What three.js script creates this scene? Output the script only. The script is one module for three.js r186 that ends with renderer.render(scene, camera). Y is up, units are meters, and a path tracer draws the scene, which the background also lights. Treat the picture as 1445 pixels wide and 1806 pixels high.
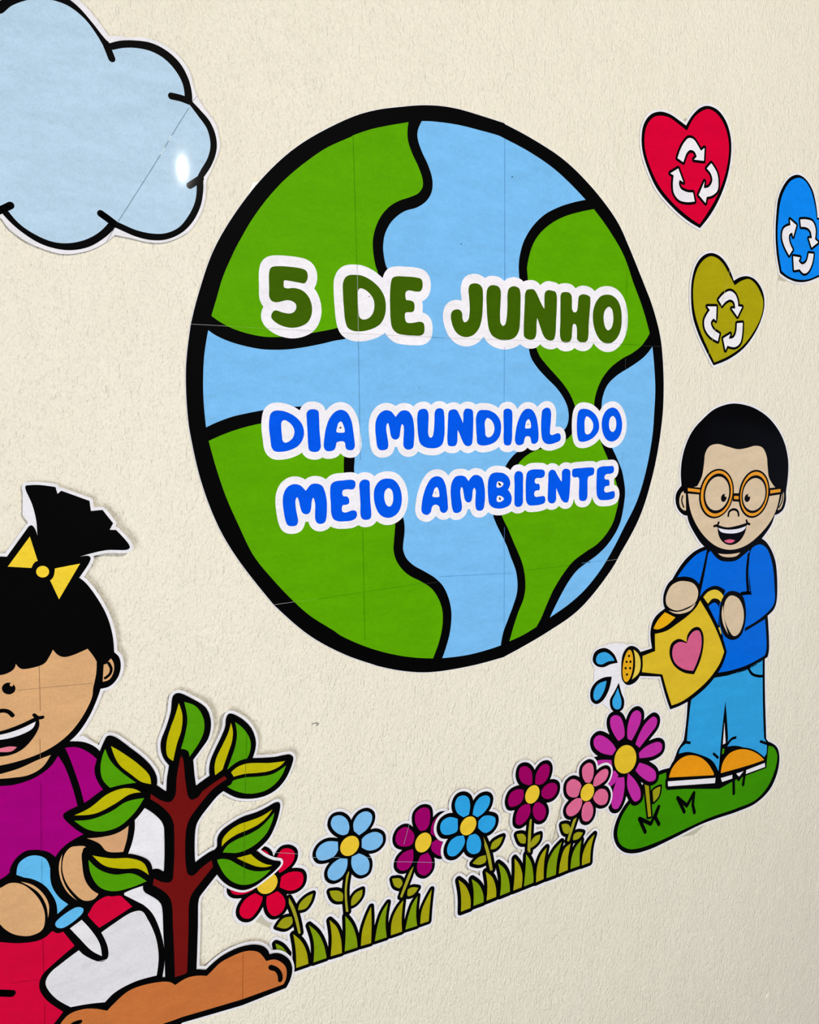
import * as THREE from 'three';
import { RectAreaLightUniformsLib } from 'three/addons/lights/RectAreaLightUniformsLib.js';

// ------------------------------------------------------------------ camera, sky, light, exposure
// The mural wall is the plane z = 0, the room is in front of it (+z). The globe's centre hangs 1.6 m above the floor.
const HANG = 1.6;
const scene = new THREE.Scene();
const camera = new THREE.PerspectiveCamera(64.765, 1445 / 1806, 0.05, 60);
camera.position.set(-0.516, HANG - 0.0234, 0.7935);
camera.rotation.order = 'YXZ';
camera.rotation.set(-0.112832, -0.507933, -0.013478);
scene.add(camera);

scene.background = new THREE.Color(0.5, 0.6, 0.72);                   // overcast daylight beyond the window
RectAreaLightUniformsLib.init();
const WIN = { x: -1.6, z0: 1.2, z1: 2.3, y0: 0.5, y1: 1.7 };      // the window, in the left wall
const daylight = new THREE.RectAreaLight(new THREE.Color(0.97, 0.98, 1), 6.9, WIN.z1 - WIN.z0, WIN.y1 - WIN.y0);
daylight.position.set(WIN.x + 0.03, (WIN.y0 + WIN.y1) / 2, (WIN.z0 + WIN.z1) / 2);
daylight.lookAt(5, (WIN.y0 + WIN.y1) / 2, (WIN.z0 + WIN.z1) / 2);
scene.add(daylight);
const shade = new THREE.RectAreaLight(new THREE.Color(0.5, 0.58, 1), 1.5, 1.2, 1.2);   // blue sky light from a second window, far on the right
shade.position.set(2.97, 0.95, 1.6); shade.lookAt(-5, 0.95, 1.6); scene.add(shade);

const renderer = new THREE.WebGLRenderer({ antialias: true });
renderer.toneMapping = THREE.LinearToneMapping;
renderer.toneMappingExposure = 1.37;
renderer.shadowMap.enabled = true;

// ------------------------------------------------------------------ noise and textures
function rng(seed) { let s = seed | 0; return () => { s = (s + 0x6d2b79f5) | 0; let t = Math.imul(s ^ (s >>> 15), 1 | s); t = (t + Math.imul(t ^ (t >>> 7), 61 | t)) ^ t; return ((t ^ (t >>> 14)) >>> 0) / 4294967296; }; }
function lattice(nx, ny, seed) { const r = rng(seed), a = new Float32Array(nx * ny); for (let i = 0; i < a.length; i++) a[i] = r() * 2 - 1; return { nx, ny, a }; }
// adds one octave of tileable smooth noise to a square field
function octave(field, size, nx, ny, amp, seed) {
  const { a } = lattice(nx, ny, seed), ease = (t) => t * t * t * (t * (t * 6 - 15) + 10);
  for (let y = 0; y < size; y++) {
    const v = y / size * ny, j = Math.floor(v), fy = ease(v - j), r0 = (j % ny) * nx, r1 = ((j + 1) % ny) * nx;
    for (let x = 0; x < size; x++) {
      const u = x / size * nx, i = Math.floor(u), fx = ease(u - i), i0 = i % nx, i1 = (i + 1) % nx;
      const p = a[r0 + i0] + (a[r0 + i1] - a[r0 + i0]) * fx, q = a[r1 + i0] + (a[r1 + i1] - a[r1 + i0]) * fx;
      field[y * size + x] += amp * (p + (q - p) * fy);
    }
  }
}
function texture(size, metres, shade, srgb) {
  const d = new Uint8Array(size * size * 4);
  for (let k = 0; k < size * size; k++) { const c = shade(k); for (let e = 0; e < 3; e++) d[k * 4 + e] = Math.max(0, Math.min(255, Math.round((Array.isArray(c) ? c[e] : c) * 255))); d[k * 4 + 3] = 255; }
  const t = new THREE.DataTexture(d, size, size);
  t.wrapS = t.wrapT = THREE.RepeatWrapping; t.magFilter = THREE.LinearFilter; t.minFilter = THREE.LinearMipmapLinearFilter; t.generateMipmaps = true;
  t.repeat.set(1 / metres, 1 / metres);
  if (srgb) t.colorSpace = THREE.SRGBColorSpace;
  t.needsUpdate = true;
  return t;
}
// painted plaster: roller stipple with drips that run downwards
const WS = 2048, plaster = new Float32Array(WS * WS);
for (const [nx, ny, amp, seed] of [[9, 6, 0.5, 1], [30, 14, 0.35, 2], [96, 40, 0.28, 3], [190, 84, 0.42, 4], [330, 170, 0.6, 5], [620, 380, 0.45, 6]]) octave(plaster, WS, nx, ny, amp, seed);
const plasterBump = texture(WS, 0.62, (k) => 0.5 + plaster[k] * 0.2);
const MS = 1024, mottle = new Float32Array(MS * MS), stain = new Float32Array(512 * 512), ripple = new Float32Array(MS * MS);
for (const [nx, ny, amp, seed] of [[6, 26, 0.35, 11], [30, 60, 0.3, 12], [200, 240, 0.5, 13], [512, 512, 0.35, 14]]) octave(mottle, MS, nx, ny, amp, seed);
for (const [nx, ny, amp, seed] of [[3, 3, 0.5, 21], [7, 6, 0.3, 22], [60, 30, 0.2, 23]]) octave(stain, 512, nx, ny, amp, seed);
for (const [nx, ny, amp, seed] of [[8, 20, 0.6, 31], [40, 70, 0.4, 32], [120, 180, 0.35, 33]]) octave(ripple, MS, nx, ny, amp, seed);
const printMap = texture(MS, 0.22, (k) => 0.955 + mottle[k] * 0.045, true);
const laminateBump = texture(MS, 0.31, (k) => 0.5 + ripple[k] * 0.25);
const stainMap = texture(512, 1.3, (k) => { const v = stain[k] * 0.02; return [0.975 + v, 0.975 + v, 0.97 + v * 1.5]; }, true);

// ------------------------------------------------------------------ the room
function struct(name, w, h, d, [x, y, z], mat) {
  const g = new THREE.BoxGeometry(w, h, d), p = g.attributes.position, nn = g.attributes.normal, uv = g.attributes.uv;
  for (let i = 0; i < p.count; i++) {
    const ax = Math.abs(nn.getX(i)) > 0.5, ay = Math.abs(nn.getY(i)) > 0.5;
    uv.setXY(i, (ax ? p.getZ(i) : p.getX(i)) + x + 7, (ay ? p.getZ(i) : p.getY(i)) + y + 7);
  }
  const m = new THREE.Mesh(g, mat); m.name = name; m.position.set(x, y, z); m.castShadow = m.receiveShadow = true;
  m.userData.kind = 'structure'; scene.add(m); return m;
}
const wallPaint = new THREE.MeshPhysicalMaterial({ color: 0xebe5d6, roughness: 0.6, specularIntensity: 0.5, map: stainMap, bumpMap: plasterBump, bumpScale: 0.0034 });
const lumpPaint = new THREE.MeshPhysicalMaterial({ color: 0xe8e2d3, roughness: 0.6, specularIntensity: 0.5 });
const roomPaint = new THREE.MeshStandardMaterial({ color: 0x5f5b55, roughness: 0.9 });
const floorTile = new THREE.MeshStandardMaterial({ color: 0x858c95, roughness: 0.5 });
struct('wall_back', 5.2, 3.2, 0.2, [0.4, 1.5, -0.1], wallPaint);
struct('floor', 5.2, 0.2, 4.4, [0.4, -0.1, 2.1], floorTile);
struct('ceiling', 5.2, 0.2, 4.4, [0.4, 3.1, 2.1], roomPaint);
struct('wall_right', 0.2, 3.2, 1.1, [3.1, 1.5, 0.45], roomPaint); struct('wall_right', 0.2, 3.2, 2.1, [3.1, 1.5, 3.25], roomPaint);
struct('wall_right', 0.2, 1.55, 1.2, [3.1, 2.325, 1.6], roomPaint); struct('wall_right', 0.2, 0.45, 1.2, [3.1, 0.125, 1.6], roomPaint);
struct('wall_front', 5.2, 3.2, 0.2, [0.4, 1.5, 4.4], roomPaint);
const leftZ = [[-0.1, WIN.z0], [WIN.z1, 4.3]];
struct('wall_left', 0.2, 3.2, leftZ[0][1] - leftZ[0][0], [WIN.x - 0.1, 1.5, (leftZ[0][0] + leftZ[0][1]) / 2], roomPaint);
struct('wall_left', 0.2, 3.2, leftZ[1][1] - leftZ[1][0], [WIN.x - 0.1, 1.5, (leftZ[1][0] + leftZ[1][1]) / 2], roomPaint);
struct('wall_left', 0.2, 3.1 - WIN.y1, WIN.z1 - WIN.z0, [WIN.x - 0.1, (3.1 + WIN.y1) / 2, (WIN.z0 + WIN.z1) / 2], roomPaint);
struct('wall_left', 0.2, WIN.y0 + 0.1, WIN.z1 - WIN.z0, [WIN.x - 0.1, (WIN.y0 - 0.1) / 2, (WIN.z0 + WIN.z1) / 2], roomPaint);

{ // a bare bulb hangs from the ceiling behind the camera; the cloud's laminate mirrors it
  const at = new THREE.Vector3(0.352, 2.635, 2.62), c = scene.getObjectByName('ceiling');
  const glass = new THREE.Mesh(new THREE.LatheGeometry([[0.001, -0.085], [0.022, -0.08], [0.036, -0.06], [0.041, -0.035], [0.038, -0.01], [0.024, 0.03], [0.016, 0.05]].map(([r, y]) => new THREE.Vector2(r, y)), 32), new THREE.MeshStandardMaterial({ color: 0xffffff, emissive: 0xfff0dc, emissiveIntensity: 6 }));
  const holder = new THREE.Mesh(new THREE.LatheGeometry([[0.018, 0.04], [0.024, 0.05], [0.024, 0.1], [0.006, 0.115], [0.004, 0.35], [0.03, 0.365]].map(([r, y]) => new THREE.Vector2(r, y)), 24), roomPaint);
  glass.name = 'bulb'; holder.name = 'lamp_holder';
  for (const m of [holder, glass]) { m.position.copy(at).sub(c.position); m.castShadow = true; c.add(m); }
  const l = new THREE.PointLight(new THREE.Color(1, 0.96, 0.88), 11.8); l.position.copy(at).setY(at.y - 0.035); l.castShadow = true; l.shadow.radius = 2; scene.add(l);
}

// ------------------------------------------------------------------ drawing helpers: outlines in millimetres on the wall, measured from the globe's centre
function spline(pts, closed) {
  const n = pts.length, out = [], at = (i) => pts[closed ? (i + n) % n : Math.max(0, Math.min(n - 1, i))];
  for (let i = 0; i < (closed ? n : n - 1); i++) {
    const p1 = at(i), p2 = at(i + 1), p0 = p1[2] ? null : at(i - 1), p3 = p2[2] ? null : at(i + 2);
    const d = Math.hypot(p2[0] - p1[0], p2[1] - p1[1]);
    out.push([p1[0], p1[1]]);
    if (!p0 && !p3 || d < 0.4) continue;
    const slope = (a, b, c) => {                                    // centripetal tangent at b
      const ta = Math.sqrt(Math.hypot(b[0] - a[0], b[1] - a[1])) || 1e-3, tc = Math.sqrt(Math.hypot(c[0] - b[0], c[1] - b[1])) || 1e-3;
      return [0, 1].map((k) => (b[k] - a[k]) / ta - (c[k] - a[k]) / (ta + tc) + (c[k] - b[k]) / tc);
    };
    const span = Math.sqrt(d) || 1e-3;
    let m1 = p0 && p0 !== p1 ? slope(p0, p1, p2).map((v) => v * span) : null, m2 = p3 && p3 !== p2 ? slope(p1, p2, p3).map((v) => v * span) : null;
    if (!m1 && !m2) continue;
    if (!m1) m1 = [0, 1].map((k) => (p2[k] - p1[k]) * 1.5 - m2[k] * 0.5);
    if (!m2) m2 = [0, 1].map((k) => (p2[k] - p1[k]) * 1.5 - m1[k] * 0.5);
    const steps = Math.max(3, Math.min(12, Math.round(d / 1.6)));
    for (let s = 1; s < steps; s++) {
      const t = s / steps, t2 = t * t, t3 = t2 * t, h = [2 * t3 - 3 * t2 + 1, t3 - 2 * t2 + t, 3 * t2 - 2 * t3, t3 - t2];
      out.push([0, 1].map((k) => h[0] * p1[k] + h[1] * m1[k] + h[2] * p2[k] + h[3] * m2[k]));
    }
  }
  if (!closed) out.push([pts[n - 1][0], pts[n - 1][1]]);
  return out;
}
const points = (s) => s.split(' ').map((w) => { const [x, y] = w.replace('!', '').split(',').map(Number); return [x, y, w.endsWith('!')]; });
const P = (s) => spline(points(s), true);                            // a closed outline; "!" marks a corner
const L = (s) => spline(points(s), false);                           // an open line
const E = (s, n = 40) => { const [c, a, b] = points(s); return Array.from({ length: n }, (_, k) => { const t = k / n * 2 * Math.PI; return [c[0] + a[0] * Math.cos(t) + b[0] * Math.sin(t), c[1] + a[1] * Math.cos(t) + b[1] * Math.sin(t)]; }); };
const area = (p) => p.reduce((s, a, i) => { const b = p[(i + 1) % p.length]; return s + a[0] * b[1] - b[0] * a[1]; }, 0) / 2;
const inside = (p, [x, y]) => { let c = false; for (let i = 0, j = p.length - 1; i < p.length; j = i++) if ((p[i][1] > y) !== (p[j][1] > y) && x < (p[j][0] - p[i][0]) * (y - p[i][1]) / (p[j][1] - p[i][1]) + p[i][0]) c = !c; return c; };
function stroke(pts, w) {                                            // a pen line with round ends, as overlapping convex pieces
  const out = [], r = w / 2, step = (p, q) => Math.hypot(q[0] - p[0], q[1] - p[1]);
  for (let i = 0; i < pts.length; i++) {
    out.push(Array.from({ length: 16 }, (_, k) => [pts[i][0] + r * Math.cos(k * Math.PI / 8), pts[i][1] + r * Math.sin(k * Math.PI / 8)]));
    if (!i) continue;
    const a = pts[i - 1], b = pts[i], l = step(a, b); if (l < 1e-3) continue;
    const nx = -(b[1] - a[1]) / l * r, ny = (b[0] - a[0]) / l * r;
    out.push([[a[0] + nx, a[1] + ny], [b[0] + nx, b[1] + ny], [b[0] - nx, b[1] - ny], [a[0] - nx, a[1] - ny]]);
  }
  return out;
}
function simplify(p, tol) {
  if (p.length < 8) return p;
  const keep = new Uint8Array(p.length), far = p.reduce((m, q, i) => { const d = Math.hypot(q[0] - p[0][0], q[1] - p[0][1]); return d > m[1] ? [i, d] : m; }, [0, 0])[0];
  keep[0] = keep[far] = 1;
  const walk = (i, j) => {
    const a = p[i], b = p[j % p.length], l = Math.hypot(b[0] - a[0], b[1] - a[1]) || 1e-9; let m = 0, at = -1;
    for (let k = i + 1; k < j; k++) { const d = Math.abs((b[0] - a[0]) * (a[1] - p[k][1]) - (a[0] - p[k][0]) * (b[1] - a[1])) / l; if (d > m) { m = d; at = k; } }
    if (m > tol) { keep[at] = 1; walk(i, at); walk(at, j); }
  };
  walk(0, far); walk(far, p.length);
  return p.filter((_, i) => keep[i]);
}
// the outline that runs d millimetres outside the union of some outlines: [{ outer, holes }]
function around(polys, d, cell = 0.9, minHole = 40) {
  let x0 = 1e9, y0 = 1e9, x1 = -1e9, y1 = -1e9;
  for (const p of polys) for (const [x, y] of p) { x0 = Math.min(x0, x); y0 = Math.min(y0, y); x1 = Math.max(x1, x); y1 = Math.max(y1, y); }
  const pad = Math.max(d, 0) + 3 * cell; x0 -= pad; y0 -= pad;
  const W = Math.ceil((x1 + pad - x0) / cell) + 1, H = Math.ceil((y1 + pad - y0) / cell) + 1, D = new Float32Array(W * H).fill(1e6), IN = new Uint8Array(W * H), band = Math.abs(d) + 2.2 * cell;
  for (const p of polys) {
    for (let i = 0; i < p.length; i++) {
      const a = p[i], b = p[(i + 1) % p.length], ex = b[0] - a[0], ey = b[1] - a[1], l2 = ex * ex + ey * ey || 1e-9;
      const u0 = Math.max(0, Math.floor((Math.min(a[0], b[0]) - band - x0) / cell)), u1 = Math.min(W - 1, Math.ceil((Math.max(a[0], b[0]) + band - x0) / cell));
      const v0 = Math.max(0, Math.floor((Math.min(a[1], b[1]) - band - y0) / cell)), v1 = Math.min(H - 1, Math.ceil((Math.max(a[1], b[1]) + band - y0) / cell));
      for (let v = v0; v <= v1; v++) for (let u = u0; u <= u1; u++) {
        const px = x0 + u * cell - a[0], py = y0 + v * cell - a[1], t = Math.max(0, Math.min(1, (px * ex + py * ey) / l2)), dd = Math.hypot(px - t * ex, py - t * ey);
        if (dd < D[v * W + u]) D[v * W + u] = dd;
      }
    }
    for (let v = 0; v < H; v++) {
      const y = y0 + v * cell, xs = [];
      for (let i = 0; i < p.length; i++) { const a = p[i], b = p[(i + 1) % p.length]; if ((a[1] > y) !== (b[1] > y)) xs.push((b[0] - a[0]) * (y - a[1]) / (b[1] - a[1]) + a[0]); }
      xs.sort((m, q) => m - q);
      for (let k = 0; k + 1 < xs.length; k += 2) for (let u = Math.max(0, Math.ceil((xs[k] - x0) / cell)); u <= Math.min(W - 1, Math.floor((xs[k + 1] - x0) / cell)); u++) IN[v * W + u] = 1;
    }
  }
  const f = (u, v) => (IN[v * W + u] ? -1 : 1) * Math.min(D[v * W + u], 1e3) - d, next = new Map(), pos = new Map();
  const cut = (u, v, du, dv) => {
    const key = (v * W + u) * 2 + dv;
    if (!pos.has(key)) { const a = f(u, v), b = f(u + du, v + dv), t = a / (a - b); pos.set(key, [x0 + (u + du * t) * cell, y0 + (v + dv * t) * cell]); }
    return key;
  };
  for (let v = 0; v < H - 1; v++) for (let u = 0; u < W - 1; u++) {
    const k = (f(u, v) < 0 ? 1 : 0) | (f(u + 1, v) < 0 ? 2 : 0) | (f(u + 1, v + 1) < 0 ? 4 : 0) | (f(u, v + 1) < 0 ? 8 : 0);
    if (!k || k === 15) continue;
    const s = () => cut(u, v, 1, 0), e = () => cut(u + 1, v, 0, 1), t = () => cut(u, v + 1, 1, 0), w = () => cut(u, v, 0, 1), go = (a, b) => next.set(a, b);
    if (k === 1) go(s(), w()); else if (k === 2) go(e(), s()); else if (k === 3) go(e(), w()); else if (k === 4) go(t(), e()); else if (k === 6) go(t(), s()); else if (k === 7) go(t(), w());
    else if (k === 8) go(w(), t()); else if (k === 9) go(s(), t()); else if (k === 11) go(e(), t()); else if (k === 12) go(w(), e()); else if (k === 13) go(s(), e()); else if (k === 14) go(w(), s());
    else if (k === 5) { go(s(), e()); go(t(), w()); } else { go(w(), s()); go(e(), t()); }
  }
  const loops = [];
  while (next.size) {
    const start = next.keys().next().value, loop = []; let at = start;
    do { loop.push(pos.get(at)); const to = next.get(at); next.delete(at); at = to; } while (at !== undefined && at !== start);
    if (loop.length > 6) loops.push(simplify(loop, 0.07));
  }
  const big = loops.map((p) => [p, area(p)]), sign = Math.sign(big.reduce((m, q) => Math.abs(q[1]) > Math.abs(m) ? q[1] : m, 0));
  const outs = big.filter((q) => q[1] * sign > 1).map((q) => ({ outer: q[0], holes: [] }));
  for (const [p, a] of big) if (a * sign < -minHole) { const o = outs.find((q) => inside(q.outer, p[0])); if (o) o.holes.push(p); }
  return outs;
}

// ------------------------------------------------------------------ printed and cut paper
const inks = new Map();
function inkMaterial(color, rough = 0.075) {
  const key = color + rough;
  if (!inks.has(key)) inks.set(key, new THREE.MeshPhysicalMaterial({ color, map: printMap, roughness: 0.6, specularIntensity: 0.05, clearcoat: 0.02, clearcoatRoughness: rough, bumpMap: laminateBump, bumpScale: 0.00012, side: THREE.DoubleSide }));
  return inks.get(key);
}
const STEP = 0.00011, SHEET = 0.0004;
let now = null;                                                      // the cutout that is being drawn
function cutout(name, label, category, origin, base, lifts = [], group) {
  const g = new THREE.Group(); let n = name, k = 0; while (scene.getObjectByName(n)) n = name + '_' + String(++k).padStart(3, '0');
  g.name = n; g.position.set(origin[0] / 1000, HANG + origin[1] / 1000, base); g.userData = { label, category }; if (group) g.userData.group = group;
  scene.add(g); now = { g, origin, lifts };
  return g;
}
// how far the sheet stands off the wall at a place, in metres (edges curl away from the wall)
const lift = (x, y) => now.lifts.reduce((s, [lx, ly, r, h, ry = r]) => s + h / 1000 * Math.exp(-(((x - lx) / r) ** 2) - ((y - ly) / ry) ** 2), 0);
function surface(shapes, z, thick) {
  let V = [], T = [];
  const edges = [];
  for (const sh of shapes) {
    const outer = (sh.outer || sh).slice(), holes = (sh.holes || []).map((h) => h.slice());
    if (area(outer) < 0) outer.reverse();
    holes.forEach((h) => { if (area(h) > 0) h.reverse(); });
    const at = V.length, v2 = (p) => p.map((q) => new THREE.Vector2(q[0], q[1])), tri = THREE.ShapeUtils.triangulateShape(v2(outer), holes.map(v2));
    for (const ring of [outer, ...holes]) { if (thick) edges.push(ring); V.push(...ring.map((q) => [q[0], q[1]])); }
    for (const t of tri) T.push(t.map((i) => i + at));
  }
  if (now.lifts.length) {                                            // fine enough to bend
    for (let pass = 0; pass < 12; pass++) {
      const mids = new Map(), long = (a, b) => Math.hypot(V[a][0] - V[b][0], V[a][1] - V[b][1]) > 6.5; let any = false; const out = [];
      const mid = (a, b) => { const k = Math.min(a, b) + '_' + Math.max(a, b); if (!mids.has(k)) { mids.set(k, V.length); V.push([(V[a][0] + V[b][0]) / 2, (V[a][1] + V[b][1]) / 2]); } return mids.get(k); };
      for (const [a, b, c] of T) {
        const ab = long(a, b) ? mid(a, b) : -1, bc = long(b, c) ? mid(b, c) : -1, ca = long(c, a) ? mid(c, a) : -1, count = (ab >= 0) + (bc >= 0) + (ca >= 0);
        if (!count) { out.push([a, b, c]); continue; }
        any = true;
        if (count === 3) out.push([a, ab, ca], [ab, b, bc], [ca, bc, c], [ab, bc, ca]);
        else if (count === 1) { if (ab >= 0) out.push([a, ab, c], [ab, b, c]); else if (bc >= 0) out.push([b, bc, a], [bc, c, a]); else out.push([c, ca, b], [ca, a, b]); }
        else if (ab < 0) out.push([c, ca, bc], [a, b, bc], [a, bc, ca]);
        else if (bc < 0) out.push([a, ab, ca], [b, c, ca], [b, ca, ab]);
        else out.push([b, bc, ab], [c, a, ab], [c, ab, bc]);
      }
      T = out; if (!any) break;
    }
  }
  const pos = [], nor = [], uv = [], idx = [], [ox, oy] = now.origin;
  const put = (x, y, dz, n) => { pos.push((x - ox) / 1000, (y - oy) / 1000, z + dz + lift(x, y)); nor.push(...n); uv.push(x / 1000 + 3, y / 1000 + 3); return pos.length / 3 - 1; };
  for (const [x, y] of V) {
    const gx = (lift(x + 0.5, y) - lift(x - 0.5, y)) * 1000, gy = (lift(x, y + 0.5) - lift(x, y - 0.5)) * 1000, l = Math.hypot(gx, gy, 1);
    put(x, y, 0, [-gx / l, -gy / l, 1 / l]);
  }
  for (const t of T) idx.push(...t);
  for (const ring of edges) for (let i = 0; i < ring.length; i++) {  // the cut edge of the sheet
    const a = ring[i], b = ring[(i + 1) % ring.length], l = Math.hypot(b[0] - a[0], b[1] - a[1]); if (l < 1e-4) continue;
    const parts = Math.ceil(l / 6.5), n = [(b[1] - a[1]) / l, -(b[0] - a[0]) / l, 0];
    for (let s = 0; s < parts; s++) {
      const p = [0, 1].map((k) => a[k] + (b[k] - a[k]) * s / parts), q = [0, 1].map((k) => a[k] + (b[k] - a[k]) * (s + 1) / parts);
      const i0 = put(p[0], p[1], 0, n), i1 = put(q[0], q[1], 0, n), i2 = put(q[0], q[1], -thick, n), i3 = put(p[0], p[1], -thick, n);
      idx.push(i0, i3, i2, i0, i2, i1);
    }
  }
  const g = new THREE.BufferGeometry();
  g.setAttribute('position', new THREE.Float32BufferAttribute(pos, 3)); g.setAttribute('normal', new THREE.Float32BufferAttribute(nor, 3)); g.setAttribute('uv', new THREE.Float32BufferAttribute(uv, 2)); g.setIndex(idx);
  return g;
}
function put(name, geometry, mat, parent, label) {
  const m = new THREE.Mesh(geometry, mat); m.name = name; m.castShadow = m.receiveShadow = true; if (label) m.userData.label = label;
  (parent || now.g).add(m); return m;
}
// the white sheet, cut a margin outside what is printed on it
function paper(polys, margin, extra = [], minHole = 60) {
  return put('paper', surface(around([...polys, ...extra], margin, 1, minHole), SHEET, SHEET), inkMaterial(0xe9e8ef));
}
// one printed area: shapes is one outline or a list of outlines / { outer, holes }
const list = (s) => Array.isArray(s) && Array.isArray(s[0]) && typeof s[0][0] === 'number' ? [s] : s.outer ? [s] : s;
function ink(name, color, level, shapes, parent, label) { return put(name, surface(list(shapes), SHEET + level * STEP), inkMaterial(color), parent, label); }
const BLACK = 0x020203;
const tapeMaterial = new THREE.MeshPhysicalMaterial({ color: 0xd9d6c4, roughness: 0.25, transmission: 0.35, thickness: 0, clearcoat: 0.02, side: THREE.DoubleSide });

// ------------------------------------------------------------------ lumps, runs and a hair in the wall's paint
{
  const wall = scene.getObjectByName('wall_back'), ball = new THREE.SphereGeometry(1, 20, 12);
  // place, half width, half height (millimetres), turn
  for (const [q, w, h, turn] of [['588.2,-973.3', 4, 5.5, -0.7], ['-188.6,-456.2', 1.3, 2.2, 0], ['91.9,-667.8', 1.2, 2, 0.2], ['298,-716.4', 1, 7, 0.05], ['299,-667.4', 1.2, 4, 0], ['379.3,-851.4', 1, 9, 0.15], ['603.6,-794.4', 0.8, 20, -1.25], ['691.4,-795.4', 0.9, 13, -1.15], ['401.8,-804.3', 0.9, 12, -0.5], ['516.3,4.2', 0.9, 14, 0.1], ['-248.1,343.5', 1.2, 2.4, 0], ['-214.9,-352.2', 1, 3.5, -0.5], ['-208.8,-346.4', 0.8, 4, -0.9], ['-63.1,-364.5', 1.1, 2.4, 0], ['-58.5,-364', 0.8, 1.8, 0.3], ['-103,-409', 0.9, 6, 0.2], ['226.7,-317.6', 1.1, 5, 0], ['564.1,522.4', 1.1, 3, 0], ['-191.5,-537.5', 1, 2.5, 0.2], ['-268.2,339.4', 0.8, 1.6, 0]]) {
    const [[x, y]] = points(q), m = new THREE.Mesh(ball, lumpPaint); m.name = 'paint_lump'; m.castShadow = m.receiveShadow = true;
    m.position.set(x / 1000, HANG + y / 1000, 0).sub(wall.position); m.rotation.z = turn; m.scale.set(w / 1000, h / 1000, Math.min(w, h) * 0.0003); wall.add(m);
  }
  const hair = new THREE.CatmullRomCurve3(points('-199.9,-350.7 -198.1,-349.7 -195.3,-349.8 -193,-350.2 -192.2,-351.7 -193.3,-352.8 -194.4,-351.7').map(([x, y]) => new THREE.Vector3(x / 1000, HANG + y / 1000, 0.0004).sub(wall.position)));
  const m = new THREE.Mesh(new THREE.TubeGeometry(hair, 40, 0.00035, 6), new THREE.MeshStandardMaterial({ color: 0x4a463c, roughness: 0.7 })); m.name = 'hair'; wall.add(m);
}

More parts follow.
